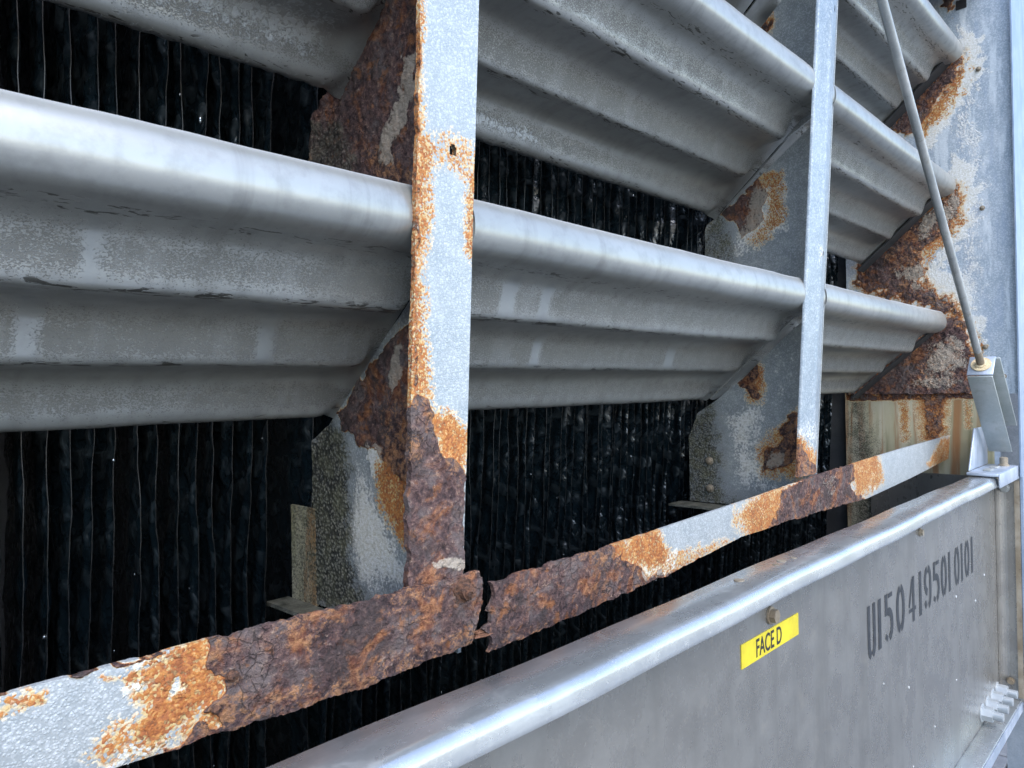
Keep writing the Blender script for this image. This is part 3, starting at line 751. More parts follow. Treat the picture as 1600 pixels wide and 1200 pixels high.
plate_x("bracket_plate", X_B, -1, (face_y, 0.266), lambda y: -0.232, bB, 0.0028, M_BRK, spb, postB, 0.004, 0.0035, 61, 0.003)
bU = pl([(-0.06, 0.515), (0.011, 0.4683), (0.0895, 0.4054), (0.1812, 0.3384), (0.2174, 0.3169), (0.23, 0.28), (0.3, 0.27)])
spu = {
 'rust': [([(0.1814,0.3321),(0.1073,0.3853),(0.0942,0.3586),(0.1065,0.3069),(0.1363,0.2790),(0.1577,0.3156)], 0.005, 1.0)],
 'orange': [([(0.1147,0.3917),(0.0677,0.3959),(0.0587,0.3634),(0.0626,0.2935),(0.1112,0.2595),(0.1365,0.2693),(0.0939,0.3107),(0.0905,0.3579)], 0.012, 0.62)],
 'lime': [([(0.1280,0.3653),(0.0509,0.3945),(0.0498,0.2797),(0.1179,0.2423),(0.1560,0.2722)], 0.03, 0.62), ([(0.1487,0.3080),(0.1174,0.2664),(0.1438,0.2337),(0.1696,0.2556)], 0.01, 0.5)],
 'moss': [([(0.2369,0.3291),(0.1742,0.3520),(0.1555,0.2968),(0.1571,0.2231),(0.2390,0.2334)], 0.025, 0.58)],
}
plate_x("bracket_plate", X_B, -1, (face_y, 0.2215), pl([(-0.05, 0.19), (0.27, -0.02)]), bU, 0.0028, M_BRK, spu, postB, 0.004, 0.0035, 67, 0.003)
bT = pl([(-0.1, 0.84), (0.078, 0.69), (0.114, 0.655), (0.2, 0.57)])
spt = {'rust': [([(0.1326,0.7570),(0.0886,0.7399),(0.0835,0.6901),(0.0743,0.6571),(0.0965,0.6589)], 0.008, 0.62)], 'orange': [([(0.1262,0.7545),(0.0825,0.7375),(0.0768,0.6544),(0.1025,0.6730)], 0.012, 0.75)]}
plate_x("bracket_plate", X_B, -1, (face_y, 0.19), pl([(-0.1, 0.53), (0.27, 0.33)]), bT, 0.0028, M_BRK, spt, postB, 0.004, 0.003, 71, 0.003)
b = MB(); b.box(X_B - 0.05, X_B - 0.001, 0.16, 0.285, -0.2375, -0.2335); b.build("bracket_shelf", M_SLIME, postB)
for p in ((0.2204,-0.2037), (0.2206,-0.1493)):
    b = MB(); b.lathe((X_B - 0.0005, p[0], p[1]), (X_B - 0.02, p[0], p[1]), [(0, 0.008), (0.002, 0.008), (0.003, 0.006), (0.007, 0.005), (0.008, 0.003)], 12); b.build("bolt", M_OLD, postB)

# ------------------------------------------------------------------ end plate with rusted louver seats
endp = thing("end_plate", "tall blue grey galvanised end plate with rusted triangles where the louvers end", "panel")
yA = lambda z: -0.156
band = lambda pts, w: pts
spc = {
 'rust': [([(-0.0000,0.1773),(-0.0322,0.1663),(-0.0487,0.1236),(-0.0659,0.0568),(-0.0705,-0.0746),(0.2615,-0.0767),(0.2337,-0.0037),(0.0907,0.0893)], 0.04, 0.76),
          ([(-0.0315,0.5080),(-0.0439,0.4723),(-0.0312,0.4163),(0.0143,0.3647),(0.0542,0.3501),(0.0482,0.2670),(-0.0330,0.2078),(-0.0407,0.1573),(0.0119,0.1783),(0.2369,0.2701),(0.2093,0.3486),(0.0839,0.4359)], 0.04, 0.68),
          ([(-0.0525,0.8453),(-0.0563,0.8175),(-0.0144,0.7635),(0.0287,0.7113),(0.0480,0.6701),(0.1272,0.6815),(0.1102,0.7211),(0.0147,0.8061)], 0.03, 0.76),
          ([(0.0391,1.1224),(-0.0499,1.0856),(-0.0327,0.9504),(-0.0041,1.0031)], 0.01, 0.6)],
 'orange': [([(0.0599,0.0620),(-0.0012,0.0847),(-0.0288,-0.0083),(0.0771,-0.0202)], 0.012, 0.6), ([(0.1502,0.3496),(0.0528,0.4220),(0.0545,0.3364),(0.1190,0.2750)], 0.012, 0.6), ([(-0.0523,0.8354),(-0.0673,0.7975),(-0.0284,0.7260),(0.0142,0.6785),(0.0452,0.6523),(0.0633,0.6827)], 0.014, 0.7), ([(0.0667,0.5107),(-0.0387,0.5065),(-0.0483,0.4051),(0.0086,0.3470),(0.0707,0.3041),(0.0565,0.2336),(-0.0330,0.2078),(-0.0530,0.1233),(0.0119,0.1783),(0.1194,0.2575)], 0.016, 0.6),
            ([(-0.0678,0.1552),(-0.0806,0.0888),(-0.0717,-0.0090),(-0.0517,0.0573)], 0.012, 0.7), ([(0.0443,0.0699),(-0.0155,0.0589),(-0.0142,-0.0080),(0.0458,-0.0070)], 0.012, 0.5)],
 'lime': [([(0.0438,0.0955),(-0.0314,0.1247),(-0.0512,0.0326),(0.0609,0.0105)], 0.03, 0.62), ([(0.0522,0.4563),(-0.0312,0.4914),(-0.0370,0.4153),(0.0694,0.3730)], 0.03, 0.68), ([(0.1345,0.3121),(0.0549,0.3193),(0.0102,0.2627),(-0.0330,0.2078),(0.0564,0.2421)], 0.015, 0.6), ([(0.0922,0.0112),(-0.0296,0.0333),(-0.0285,-0.0249),(0.0930,-0.0270)], 0.012, 0.5), ([(-0.0438,0.9214),(-0.0912,0.8637),(-0.1009,0.7870),(-0.0647,0.7323),(-0.0126,0.6715),(0.0338,0.6067),(0.0641,0.6397),(-0.0293,0.7759),(-0.0523,0.8354)], 0.03, 0.95),
          ([(-0.0113,0.6046),(-0.0686,0.5663),(-0.0839,0.4810),(-0.0711,0.4013),(-0.0206,0.3261),(0.0096,0.2964),(-0.0487,0.2725),(-0.0819,0.1541),(-0.0870,0.0559),(-0.0464,0.1569),(0.0559,0.2678),(-0.0223,0.4095)], 0.035, 0.85),
          ([(0.0024,0.6670),(-0.0432,0.7384),(-0.0937,0.7729),(-0.1032,0.5422),(-0.1006,0.1851),(-0.0542,0.1893),(-0.0194,0.2593),(-0.0472,0.5712)], 0.05, 0.5)],
}
Gc = np.zeros((150, 400, 3))
ys = np.linspace(-0.156, 0.25, 150); zs = np.linspace(-0.034, 1.15, 400)
Gc[:, :, 0] = X_C; Gc[:, :, 1] = ys[:, None]; Gc[:, :, 2] = zs[None]
finish("upper_plate", Gc, (-1, 0, 0), (1, 2), 0.003, 0.005, 81, 0.004, M_END, spc, endp, warp=0.03)
Gc = np.zeros((90, 110, 3))
ys = np.linspace(-0.10, 0.262, 90); zs = np.linspace(-0.42, -0.03, 110)
Gc[:, :, 0] = X_C + 0.006; Gc[:, :, 1] = ys[:, None]; Gc[:, :, 2] = zs[None]
spl = {'rust': [([(0.0740,-0.0237),(-0.0021,-0.0246),(0.0025,-0.1087),(0.0188,-0.1766),(0.0612,-0.1612)], 0.02, 0.5), ([(0.2600,-0.0032),(-0.0858,-0.0093),(-0.0850,-0.0484),(0.2610,-0.0546)], 0.006, 0.5)],
       'orange': [([(0.0804,-0.0323),(-0.0049,-0.0330),(0.0065,-0.1593),(0.0705,-0.1616)], 0.016, 0.55), ([(0.1220,-0.0372),(0.0963,-0.0374),(0.0956,-0.1625),(0.1148,-0.1632)], 0.01, 0.6), ([(-0.0355,-0.0383),(-0.0513,-0.0384),(-0.0525,-0.1242),(-0.0382,-0.1245)], 0.01, 0.5)],
       'moss': [([(0.2600,-0.0032),(0.2085,-0.0402),(0.1615,-0.2182),(0.0973,-0.2494),(0.0058,-0.2770),(0.0103,-0.5130),(0.2712,-0.5552)], 0.06, 0.7)]}
finish("lower_plate", Gc, (-1, 0, 0), (1, 2), 0.003, 0.002, 87, 0.002, M_CREAM, spl, endp)
tag(endp.children[-1], "cream lower plate streaked with rust and green slime")
# outer folded flange of the plate and the corner post beyond it
b = MB(); b.box(X_C - 0.016, X_C + 0.003, -0.1605, -0.1572, -0.24, 1.15); b.build("outer_flange", M_TRIM, endp)
b = MB(); b.box(X_C + 0.003, X_C + 0.20, -0.1562, -0.153, -0.82, 1.15); b.build("corner_sheet", M_TRIM, endp)
for p in ((-0.0857,0.7950), (-0.0873,0.4394), (-0.0876,0.0852), (-0.1260,0.0093)):
    b = MB(); b.lathe((X_C - 0.001, p[0], p[1]), (X_C - 0.02, p[0], p[1]), [(0, 0.0062), (0.0012, 0.0062), (0.0016, 0.004), (0.006, 0.0036), (0.007, 0.002)], 12)
    b.build("screw", M_OLD, endp)
p = (-0.0506,0.9738)
b = MB(); b.box(X_C - 0.0022, X_C - 0.0012, p[0] - 0.012, p[0] + 0.012, p[1] - 0.012, p[1] + 0.012); b.build("square_hole", M_HOLE, endp)
for k, lip in enumerate(LIPS):
    # angle seat under each louver end
    yl = -T * lip
    a = (yl + 0.012, lip - 0.030); c = (yl + 0.236, lip - 0.224)
    d = np.array([c[0] - a[0], c[1] - a[1]]); d /= np.linalg.norm(d); nn = np.array([-d[1], d[0]]) * 0.004
    b = MB()
    x0, x1 = X_C - 0.05, X_C - 0.003
    b.hexa([(x0, a[0], a[1]), (x1, a[0], a[1]), (x1, c[0], c[1]), (x0, c[0], c[1]),
            (x0, a[0] + nn[0], a[1] + nn[1]), (x1, a[0] + nn[0], a[1] + nn[1]), (x1, c[0] + nn[0], c[1] + nn[1]), (x0, c[0] + nn[0], c[1] + nn[1])])
    b.build("louver_seat", M_DARK, endp)
# conduit-like corner trim past the plate
trim = thing("corner_post", "pale blue grey rounded corner post at the far right edge", "post")
b = MB(); b.cyl((X_C + 0.34, -0.128, 0.03), (X_C + 0.34, -0.128, 1.3), 0.034, 24, caps=True); b.build("tube", M_TRIM, trim)
b = MB(); b.cyl((X_C + 0.34, -0.128, 0.0), (X_C + 0.34, -0.128, 0.03), 0.037, 24); b.build("cap", M_OLD, trim)
b = MB(); b.box(X_C + 0.31, X_C + 0.37, -0.125, -0.06, -1.5, 0.0); b.build("foot", M_BLOCK, trim)

# ------------------------------------------------------------------ the two rusted bottom strips
def strip(name, x0, x1, zt, zb, yoff, specs, seed, parent, nx, nz, amp, ragl=None, ragr=None, th=0.0045):
    G = np.zeros((nx, nz, 3))
    for j in range(nz):
        v = j / (nz - 1)
        a = x0 + (ragl(v) if ragl else 0); c = x1 + (ragr(v) if ragr else 0)
        xs = np.linspace(a, c, nx)
        z = np.array([zt(x) for x in xs]) * (1 - v) + np.array([zb(x) for x in xs]) * v
        G[:, j, 0] = xs; G[:, j, 2] = z; G[:, j, 1] = -T * z + yoff
    return finish(name, G, (0, -1, 0), (0, 2), th, amp, seed, 0.005, M_STRIP, specs, parent, (), 0.013)
s1 = thing("bottom_strip", "left rusty strip under the louvers, orange and brown, ending at the front post", "metal strip", group="rusted angle strips along the foot of the louvers")
sp1 = {
 'rust': [([(0.4940,-0.1544),(0.3479,-0.1554),(0.2592,-0.1583),(0.2172,-0.1618),(0.2210,-0.1829),(0.2321,-0.1952),(0.2337,-0.2117),(0.2233,-0.2151),(0.2270,-0.2254),(0.1925,-0.2353),(0.2143,-0.2794),(0.5169,-0.2858)], 0.010, 1.0), ([(0.0852,-0.1644),(0.1356,-0.1627),(0.2128,-0.1607),(0.2129,-0.1647),(0.1356,-0.1682),(0.0852,-0.1705)], 0.002, 0.55)],
 'orange': [([(0.1818,-0.1727),(0.2095,-0.1678),(0.2264,-0.1777),(0.2335,-0.2002),(0.2338,-0.2163),(0.2093,-0.2229),(0.1725,-0.2287),(0.1610,-0.2153),(0.1723,-0.1984),(0.1776,-0.1854)], 0.014, 0.98), ([(0.1570,-0.1709),(0.1779,-0.1728),(0.1799,-0.1848),(0.1630,-0.1813)], 0.006, 0.8),
            ([(0.0970,-0.1681),(0.1222,-0.1696),(0.1222,-0.1789),(0.1094,-0.1823),(0.0970,-0.1774)], 0.007, 0.7), ([(0.2266,-0.1981),(0.2502,-0.2052),(0.2363,-0.2332),(0.2137,-0.2298)], 0.008, 0.8), ([(0.1429,-0.2208),(0.1723,-0.2068),(0.1842,-0.2151),(0.1649,-0.2333)], 0.01, 0.6), ([(0.2050,-0.2223),(0.3024,-0.2235),(0.4839,-0.2233),(0.4850,-0.2513),(0.3028,-0.2412),(0.2052,-0.2378)], 0.01, 0.7), ([(0.2745,-0.1643),(0.3239,-0.1607),(0.3130,-0.1937),(0.2801,-0.1899)], 0.012, 0.6), ([(0.3478,-0.1527),(0.4375,-0.1592),(0.4019,-0.1946),(0.3742,-0.1825)], 0.014, 0.5)],
 'lime': [([(0.1921,-0.1911),(0.2046,-0.1914),(0.2039,-0.2008),(0.1946,-0.2005)], 0.004, 1.0), ([(0.1626,-0.1837),(0.1807,-0.1817),(0.1820,-0.1880),(0.1646,-0.1917)], 0.005, 0.9), ([(0.1537,-0.2249),(0.1965,-0.2216),(0.2029,-0.2295),(0.1574,-0.2345)], 0.006, 0.9), ([(0.1644,-0.1669),(0.2086,-0.1662),(0.2086,-0.1715),(0.1682,-0.1738)], 0.005, 0.7)],
}
# white islands stay bare of rust
sp1['orange'] += [([(0.1929,-0.1913),(0.2046,-0.1914),(0.2030,-0.2014),(0.1955,-0.1999)], 0.003, 1.0, 'cut')]
zt1 = pl([(-0.2, -0.1672), (0.1, -0.1672), (0.23, -0.1668), (0.34, -0.1680), (0.49, -0.1690)])
zb1 = pl([(-0.2, -0.232), (0.148, -0.2325), (0.25, -0.2365), (0.353, -0.2426), (0.42, -0.2395), (0.47, -0.2365), (0.49, -0.230)])
strip("strip_face", -0.10, 0.4795, zt1, zb1, -0.013, sp1, 101, s1, 400, 54, 0.0023, None, lambda v: 0.004 * math.sin(v * 5) - 0.016 * max(0, v - 0.62) - (0.003 if v < 0.1 else 0))
p = (0.4555,-0.1834)
b = MB(); y0 = -T * p[1] - 0.013
b.lathe((p[0], y0, p[1]), (p[0], y0 - 0.1, p[1]), [(0, 0.0125), (0.0025, 0.0118), (0.003, 0.0082), (0.0085, 0.0078), (0.009, 0.0046), (0.0135, 0.0042), (0.014, 0.002)], 6); b.build("corroded_bolt", M_RUSTB, s1, True, 60)
for q, r in (((0.2367,-0.1965), 0.0042), ((0.2251,-0.2175), 0.003)):
    b = MB(); y0 = -T * q[1] - 0.014
    b.lathe((q[0], y0, q[1]), (q[0], y0 - 0.1, q[1]), [(0, r), (0.002, r * 0.95), (0.0035, r * 0.5)], 10); b.build("rivet", M_RUSTB, s1)
s2 = thing("bottom_strip", "right strip under the louvers, broken off at its scaly left end, clean at the right", "metal strip", group="rusted angle strips along the foot of the louvers")
sp2 = {
 'rust': [([(0.4692,-0.1621),(0.6793,-0.1732),(0.6929,-0.1948),(0.7395,-0.2139),(0.7611,-0.2314),(0.8203,-0.2407),(0.8926,-0.2338),(0.9162,-0.2470),(0.7917,-0.2610),(0.4647,-0.2640)], 0.012, 1.0), ([(1.1392,-0.1713),(1.2127,-0.1604),(1.4540,-0.1387),(1.4760,-0.1750),(1.4412,-0.1960),(1.5372,-0.2321),(1.1239,-0.2552),(1.0940,-0.2301),(1.1329,-0.2033)], 0.016, 0.98)],
 'orange': [([(0.6613,-0.1732),(0.7744,-0.1750),(0.8118,-0.2061),(0.7955,-0.2293),(0.7399,-0.2218),(0.6932,-0.2008),(0.6389,-0.1880),(0.6216,-0.1764)], 0.012, 0.9), ([(0.9856,-0.1882),(1.0385,-0.1694),(1.1619,-0.1573),(1.1376,-0.2040),(1.1051,-0.2520),(1.0111,-0.2533),(1.0283,-0.2180)], 0.022, 0.85), ([(1.4409,-0.1413),(1.5997,-0.1343),(1.6507,-0.2081),(1.4933,-0.2267)], 0.02, 0.8), ([(0.7596,-0.2066),(0.9924,-0.2219),(0.9941,-0.2409),(0.7758,-0.2391)], 0.008, 0.5), ([(2.0497,-0.1662),(2.1111,-0.1443),(2.2669,-0.1469),(2.2870,-0.2443),(1.9721,-0.2042)], 0.01, 0.7), ([(0.4804,-0.2408),(0.6367,-0.2539),(0.7752,-0.2310),(0.7771,-0.2595),(0.6377,-0.2720),(0.4812,-0.2626)], 0.007, 0.75), ([(1.0758,-0.2253),(1.4924,-0.2204),(1.4966,-0.2523),(1.0777,-0.2454)], 0.008, 0.6)],
 'lime': [([(0.7388,-0.2029),(0.8339,-0.2132),(0.8279,-0.2388),(0.7614,-0.2362)], 0.006, 0.8), ([(1.0464,-0.1868),(1.0938,-0.1801),(1.0876,-0.2092),(1.0485,-0.2094)], 0.005, 0.8), ([(1.5028,-0.1651),(1.6160,-0.1646),(1.6042,-0.2204),(1.5271,-0.2118)], 0.006, 0.7), ([(1.3003,-0.1604),(1.3848,-0.1615),(1.3778,-0.2068),(1.3414,-0.2106)], 0.012, 0.42)],
}
zt2 = pl([(0.48, -0.1828), (0.57, -0.1815), (0.7637, -0.1778), (1.04, -0.169), (1.3396, -0.1564), (1.7768, -0.147), (2.2, -0.1420)])
zb2 = pl([(0.48, -0.2523), (0.6, -0.2485), (0.7965, -0.2399), (1.01, -0.2222), (1.3727, -0.2275), (1.55, -0.232), (1.84, -0.2210), (2.2, -0.2022)])
strip("strip_face", 0.4905, 2.184, zt2, zb2, -0.014, sp2, 111, s2, 800, 46, 0.0022,
      lambda v: 0.006 * math.sin(v * 9) + (0.007 if 0.42 < v < 0.6 else 0) + (-0.004 if v > 0.6 else 0), lambda v: -0.004 * v)
for o in s1.children:
    if o.name.startswith(("corroded_bolt", "rivet")):
        sub = bmesh.new(); sub.from_mesh(o.data); bmesh.ops.subdivide_edges(sub, edges=sub.edges, cuts=2, use_grid_fill=True); bmesh.ops.triangulate(sub, faces=sub.faces)
        P = np.array([v.co for v in sub.verts]); nz = np.stack([fbm(P, 260, 3, 60 + a) - 0.5 for a in range(3)], 1) * 0.0055
        for v, d in zip(sub.verts, nz): v.co += Vector(d)
        sub.to_mesh(o.data); sub.free()
rng = np.random.RandomState(8)
for (px, py, L, H, tilt) in ((741, 985, 0.014, 0.0035, 0.1), (738, 993, 0.017, 0.0035, 0.05)):
    c = {(741, 985): (0.4808,-0.2286), (738, 993): (0.4784,-0.2329), (745, 999): (0.4845,-0.2382), (752, 1018): (0.4909,-0.2518), (748, 1003): (0.4871,-0.2414)}[(px, py)]
    n = 10; V = []; y0 = -T * c[1] - 0.008
    for s in (0, 1):
        for i in range(n):
            t = 6.2832 * i / n
            r = 1 + 0.35 * rng.randn() * 0.6
            V.append((c[0] + 0.006 + L * 0.5 * r * math.cos(t), y0 - 0.004 * s - 0.003 * math.cos(t), c[1] + H * 0.55 * r * math.sin(t) + tilt * L * 0.5 * math.cos(t)))
    F = [tuple(range(n - 1, -1, -1)), tuple(range(n, 2 * n))] + [(i, (i + 1) % n, n + (i + 1) % n, n + i) for i in range(n)]
    obj("rust_flake", V, F, M_FLAKE, s2, False)

# ------------------------------------------------------------------ cold water basin
bas = thing("water_basin", "long grey metal basin with a bright rolled rim, stencilled number and yellow label", "basin")
prof = [(-0.02, -0.262), (-0.085, -0.262), (-0.088, -0.225), (-0.090, -0.2225), (-0.118, -0.2214), (-0.1325, -0.2216), (-0.1375, -0.2225), (-0.1412, -0.2245), (-0.1436, -0.2275), (-0.1448, -0.2312), (-0.1464, -0.2390), (-0.1468, -0.2415), (-0.1462, -0.2428), (-0.1440, -0.2428), (-0.1436, -0.2345), (-0.138, -0.2275), (-0.128, -0.2252), (-0.108, -0.2252), (-0.1065, -0.24)]
prof = prof[2:]
xs = np.linspace(-0.5, 1.985, 240)
V = []
for x in xs:
    dz = 0.0006 * math.sin(x * 9) + 0.0004 * math.sin(x * 23 + 1)
    for (y, z) in prof: V.append((x, y + dz * 0.6, z + dz))
n = len(prof); F = []
for i in range(len(xs) - 1):
    for j in range(n - 1): F.append((i * n + j, (i + 1) * n + j, (i + 1) * n + j + 1, i * n + j + 1))
F += [tuple(range(n)), tuple(range((len(xs) - 1) * n + n - 1, (len(xs) - 1) * n - 1, -1))]
obj("rim", V, F, M_RIM, bas, True, None, 60)
# front panel with softly curved lower and right corners
PY = -0.104
b = MB(); b.box(-0.5, X_C - 0.001, PY, PY + 0.004, -0.796, -0.2265); b.build("front_panel", M_PANEL, bas, False, None)
b = MB(); b.box(-0.5, X_C - 0.001, -0.147, PY + 0.004, -0.804, -0.7965); b.build("bottom_flange", M_RIM, bas, True, 40, 0.0015)
b = MB(); b.box(-0.5, X_C + 0.004, -0.1495, -0.1474, -0.822, -0.800); b.build("flange_lip", M_GALV, bas)
b = MB(); b.box(X_C, X_C + 0.004, -0.1535, PY + 0.30, -0.80, -0.245); b.build("end_panel", M_PANEL, bas, False, None)
b = MB(); b.box(X_C - 0.004, X_C - 0.0005, -0.1525, -0.142, -0.79, -0.25); b.build("rust_edge", M_OLD, bas)
b = MB(); b.box(X_C - 0.001, X_C + 0.006, -0.160, -0.1545, -0.822, 0.05); b.build("corner_lip", M_TRIM, bas)
# weld fillet between panel and end flange
b = MB()
for k in range(6):
    t0, t1 = math.radians(15 * k), math.radians(15 * (k + 1))
    f = lambda t: (X_C - 0.020 * (1 - math.sin(t)), PY - 0.020 * (1 - math.cos(t)))
    (xa, ya), (xb, yb) = f(t0), f(t1)
    b.add([(xa, ya - 0.0006, -0.79), (xb, yb - 0.0006, -0.79), (xb, yb - 0.0006, -0.245), (xa, ya - 0.0006, -0.245)], [(0, 1, 2, 3)])
b.build("corner_bend", M_PANEL, bas, True, 80)
b = MB(); b.box(-0.5, 2.185, PY + 0.004, 0.62, -0.80, -0.796); b.build("floor_sheet", M_DARK, bas, False, None)
# bolts on the panel
def hexbolt(name, p, d, r, h, m, washer=True, shank=0.0):
    p = Vector(p); d = Vector(d).normalized(); o = MB()
    if washer: o.cyl(p, p + d * 0.0022, r * 1.28, 18)
    o.cyl(p + d * 0.0022, p + d * (0.0022 + h), r, 6)
    if shank:
        a = p + d * (0.0022 + h); o.cyl(a, a + d * shank, r * 0.56, 14)
        k = 0.0016
        while k < shank:
            o.cyl(a + d * k, a + d * (k + 0.0008), r * 0.61, 14); k += 0.0021
    return o.build(name, m, bas, True, 35)
p = (0.8697,-0.2827); hexbolt("panel_bolt", (p[0], PY - 0.0003, p[1]), (0, -1, 0), 0.0085, 0.007, M_OLD)
p = (1.5119,-0.2769); hexbolt("panel_bolt", (p[0], PY - 0.0003, p[1] - 0.003), (0, -1, 0), 0.006, 0.004, M_OLD)
p = (-0.1222,-0.2638); hexbolt("panel_bolt", (X_C - 0.004, p[0], p[1] - 0.006), (-1, 0, 0), 0.009, 0.008, M_ROD)
p = (-0.1264,-0.7515); hexbolt("panel_bolt", (X_C - 0.004, p[0], p[1]), (-1, 0, 0), 0.007, 0.006, M_OLD)
for k in range(4):
    x = 1.975 + 0.055 * k
    hexbolt("stud_nut", (x, PY - 0.0003, -0.767), (0, -1, 0), 0.0165, 0.021, M_BOLT, True, 0.020)
# flat dark discs stand in for shaded holes in the rim top
for q, rx in (((0.7792,-0.1099), 0.006), ((0.8731,-0.1110), 0.004), ((0.8964,-0.1082), 0.006), ((0.9223,-0.1128), 0.004)):
    b = MB(); b.cyl((q[0], max(-0.131, min(-0.096, q[1])), -0.2218), (q[0], max(-0.131, min(-0.096, q[1])), -0.2204), rx, 12); b.build("rim_hole_disc", M_OLD, bas)
# yellow label
lb = MB(); lp = [(0.7910,-0.2980),(0.9518,-0.2995),(0.9504,-0.3275),(0.7914,-0.3259)]
lx0, lx1 = lp[0][0], lp[1][0]; lz0, lz1 = (lp[3][1] + lp[2][1]) / 2, (lp[0][1] + lp[1][1]) / 2
lb.box(lx0, lx1, PY - 0.0011, PY - 0.0002, lz0, lz1)
lab = lb.build("label_plate", M_TAPE, bas, False, None); tag(lab, "yellow label reading FACE D under a bolt")
fc = bpy.data.curves.new("label_text", 'FONT'); fc.body = "FACE D"; fc.align_x = 'CENTER'; fc.align_y = 'CENTER'
fc.size = 0.030; fc.extrude = 0.00015; fc.offset = 0.00035
tmp = bpy.data.objects.new("label_text", fc)
fme = bpy.data.meshes.new_from_object(tmp); bpy.data.objects.remove(tmp)
fo = bpy.data.objects.new("label_text", fme); COL.objects.link(fo)
fme.materials.clear(); fme.materials.append(M_INK); fo.rotation_euler = (math.pi / 2, 0, 0); fo.scale = (0.72, 1.0, 1.0)
fo.location = ((lx0 + lx1) / 2 - 0.008, PY - 0.0013, (lz0 + lz1) / 2 - 0.001); fo.parent = lab
# stencilled number
def arc(cx, cz, rx, rz, a0, a1, n=10):
    return [(cx + rx * math.cos(math.radians(a0 + (a1 - a0) * i / n)), cz + rz * math.sin(math.radians(a0 + (a1 - a0) * i / n))) for i in range(n + 1)]
GL = {   # strokes in a 1 x 1 cell with stencil bridges
 'U': [([(0.18, 1), (0.18, 0.2), (0.24, 0.08), (0.4, 0.0)], 0.22), ([(0.82, 1), (0.82, 0.2), (0.76, 0.08), (0.6, 0.0)], 0.22)],
 '1': [([(0.5, 0), (0.5, 1)], 0.27)],
 '5': [([(0.2, 1.0), (0.2, 0.56)], 0.24), ([(0.42, 0.94), (0.9, 0.94)], 0.13), (arc(0.46, 0.34, 0.38, 0.28, 105, -75, 12), 0.24), ([(0.1, 0.16), (0.34, 0.07)], 0.16)],
 '0': [(arc(0.5, 0.5, 0.36, 0.44, 98, 262, 14), 0.24), (arc(0.5, 0.5, 0.36, 0.44, 82, -82, 14), 0.24)],
 '4': [([(0.66, 0.0), (0.66, 1.0)], 0.24), ([(0.5, 0.95), (0.1, 0.36)], 0.15), ([(0.05, 0.28), (0.5, 0.28)], 0.12), ([(0.8, 0.28), (0.98, 0.28)], 0.12)],
 '9': [(arc(0.5, 0.68, 0.35, 0.27, 100, 262, 10), 0.24), (arc(0.5, 0.68, 0.35, 0.27, 80, -10, 6) + [(0.85, 0.4)] + arc(0.48, 0.34, 0.36, 0.28, 0, -75, 6), 0.24), ([(0.14, 0.22), (0.3, 0.08)], 0.2)],
}
def stencil(cells, z0, z1):
    b = MB(); h = z1 - z0
    for ch, x0, x1 in cells:
        for pts, wd in GL[ch]:
            P = np.array(pts, float) * np.array([x1 - x0, h]) + np.array([x0, z0])
            D = np.gradient(P, axis=0); D /= np.linalg.norm(D, axis=1)[:, None]
            Nn = np.stack([-D[:, 1], D[:, 0]], 1) * wd * 0.028
            V = [(q[0], PY - 0.0005, q[1]) for q in np.vstack([P + Nn, P - Nn])]
            m = len(P)
            b.add(V, [(i, i + 1, m + i + 1, m + i) for i in range(m - 1)])
    return b.build("stencil_number", M_STEN, bas, False, None)
stencil([('U', 1.216, 1.256), ('1', 1.266, 1.284), ('5', 1.300, 1.346), ('0', 1.362, 1.410), ('4', 1.432, 1.478), ('1', 1.495, 1.518),
         ('9', 1.531, 1.582), ('5', 1.592, 1.641), ('0', 1.652, 1.695), ('1', 1.706, 1.727), ('0', 1.757, 1.800), ('1', 1.813, 1.829), ('0', 1.847, 1.888), ('1', 1.903, 1.925)], -0.433, -0.352)
# drips of water running off the rim and beading on the panel
rng = np.random.RandomState(12)
b = MB()
for i in range(9):
    px = 1.25 + 0.85 * rng.rand() ** 0.8; pz = -0.45 - 0.32 * rng.rand(); r = 0.0010 + 0.0009 * rng.rand()
    bm = bmesh.new(); bmesh.ops.create_icosphere(bm, subdivisions=1, radius=1)
    b.add([(v.co.x * r + px, v.co.y * r * 0.7 + PY - 0.0005, v.co.z * r * 2.0 + pz) for v in bm.verts], [[v.index for v in f.verts] for f in bm.faces]); bm.free()
M_DROP = mat_plain("water_drop", (0.5, 0.52, 0.54), (0.55, 0.57, 0.58), 0.08, 20, 0.0)
o = b.build("water_drops", M_DROP, bas, True, None); tag(o, "small white water drops beaded on the panel", None, None, "stuff")

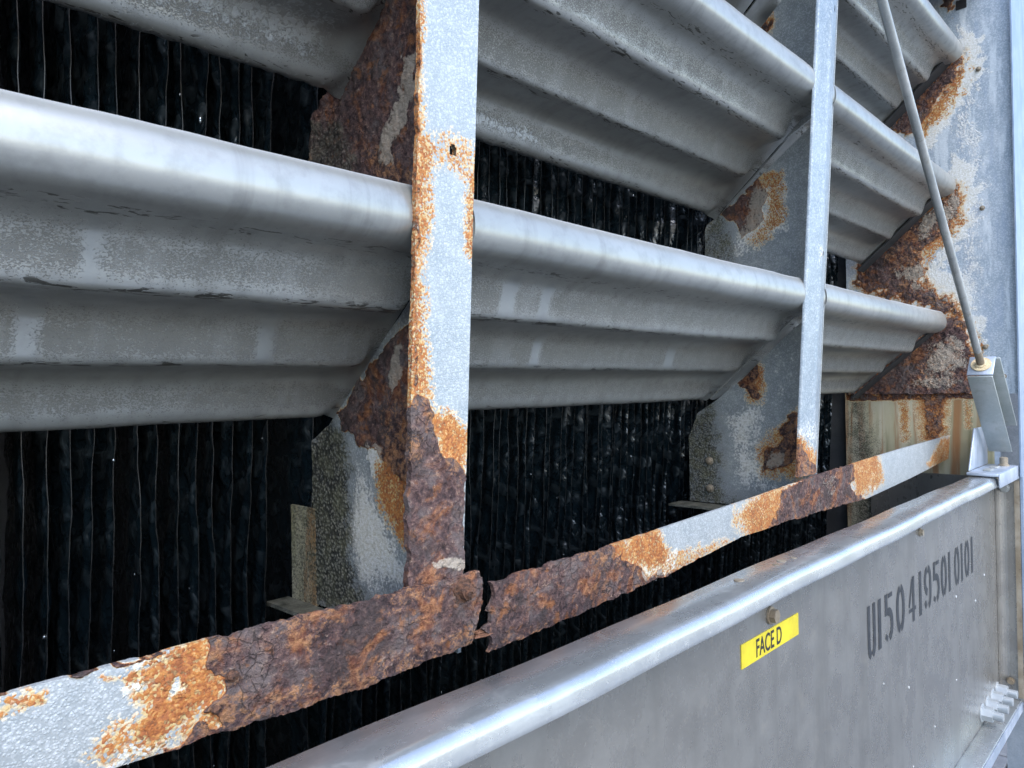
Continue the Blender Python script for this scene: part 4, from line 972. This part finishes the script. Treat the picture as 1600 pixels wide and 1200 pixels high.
# ------------------------------------------------------------------ tie rod and its anchor
rod = thing("tie_rod", "thin grey diagonal rod in front of the louvers, screwed into a folded metal anchor", "rod")
A0 = Vector((1.96692, -0.12, 0.035871)); dv = Vector((-0.74692, 0.0, 0.664914)); nv = Vector((0.664914, 0.0, 0.74692)); yv = Vector((0, 1, 0))
b = MB(); b.cyl(A0 - dv * 0.03, A0 + dv * 1.35, 0.0078, 18); b.build("rod_bar", M_ROD, rod)
b = MB(); b.cyl(A0 - dv * 0.012, A0 + dv * 0.045, 0.0083, 14); b.build("rusty_thread", M_OLD, rod)
b = MB(); b.lathe(A0 + dv * 0.001, A0 + dv * 0.1, [(0, 0.021), (0.002, 0.0205), (0.0025, 0.013), (0.005, 0.0125), (0.0055, 0.0095)], 20); b.build("grommet", M_CRUST, rod)
def pt(a, n, y): return tuple(A0 + dv * a + nv * n + yv * y)
def slab6(a0, a1, n0, n1, y0, y1):
    b = MB(); b.hexa([pt(a0, n0, y0), pt(a1, n0, y0), pt(a1, n1, y0), pt(a0, n1, y0), pt(a0, n0, y1), pt(a1, n0, y1), pt(a1, n1, y1), pt(a0, n1, y1)]); return b
anch = thing("rod_anchor", "grey green folded channel bracket standing on the basin rim and holding the rod", "bracket")
slab6(-0.004, 0.0, -0.030, 0.026, -0.026, 0.026).build("end_cap", M_GALV, anch, True, 40, 0.0015)
slab6(-0.284, -0.0042, -0.0335, -0.0300, -0.025, 0.025).build("lower_plate", M_ANCH, anch, True, 40, 0.0012)
slab6(-0.250, -0.0042, 0.0225, 0.0260, -0.034, 0.015).build("upper_plate", M_ANCH, anch, True, 40, 0.0012)
b = MB(); b.box(1.955, 2.185, -0.1505, -0.088, -0.2185, -0.2115); b.build("foot_plate", M_GALV, anch, True, 40, 0.0015)
b = MB(); b.box(1.958, 2.186, -0.154, -0.1505, -0.244, -0.2115); b.build("foot_lip", M_GALV, anch, True, 40, 0.001)
b = MB(); b.hexa([(1.99, -0.088, -0.2115), (2.185, -0.088, -0.2115), (2.185, -0.084, -0.2115), (1.99, -0.084, -0.2115), (2.05, -0.088, -0.115), (2.185, -0.088, -0.115), (2.185, -0.084, -0.115), (2.05, -0.084, -0.115)])
b.build("web_plate", M_GALV, anch, True, 40, 0.001)
for x in (2.0, 2.07):
    b = MB(); b.box(x, x + 0.035, -0.128, -0.112, -0.2116, -0.2075); b.build("slot_cover", M_ROD, anch, True, 40, 0.001)
b = MB(); b.lathe((2.15, -0.128, -0.2115), (2.15, -0.128, 0), [(0, 0.012), (0.003, 0.012), (0.004, 0.009), (0.02, 0.009), (0.022, 0.005)], 12); b.build("foot_bolt", M_OLD, anch)
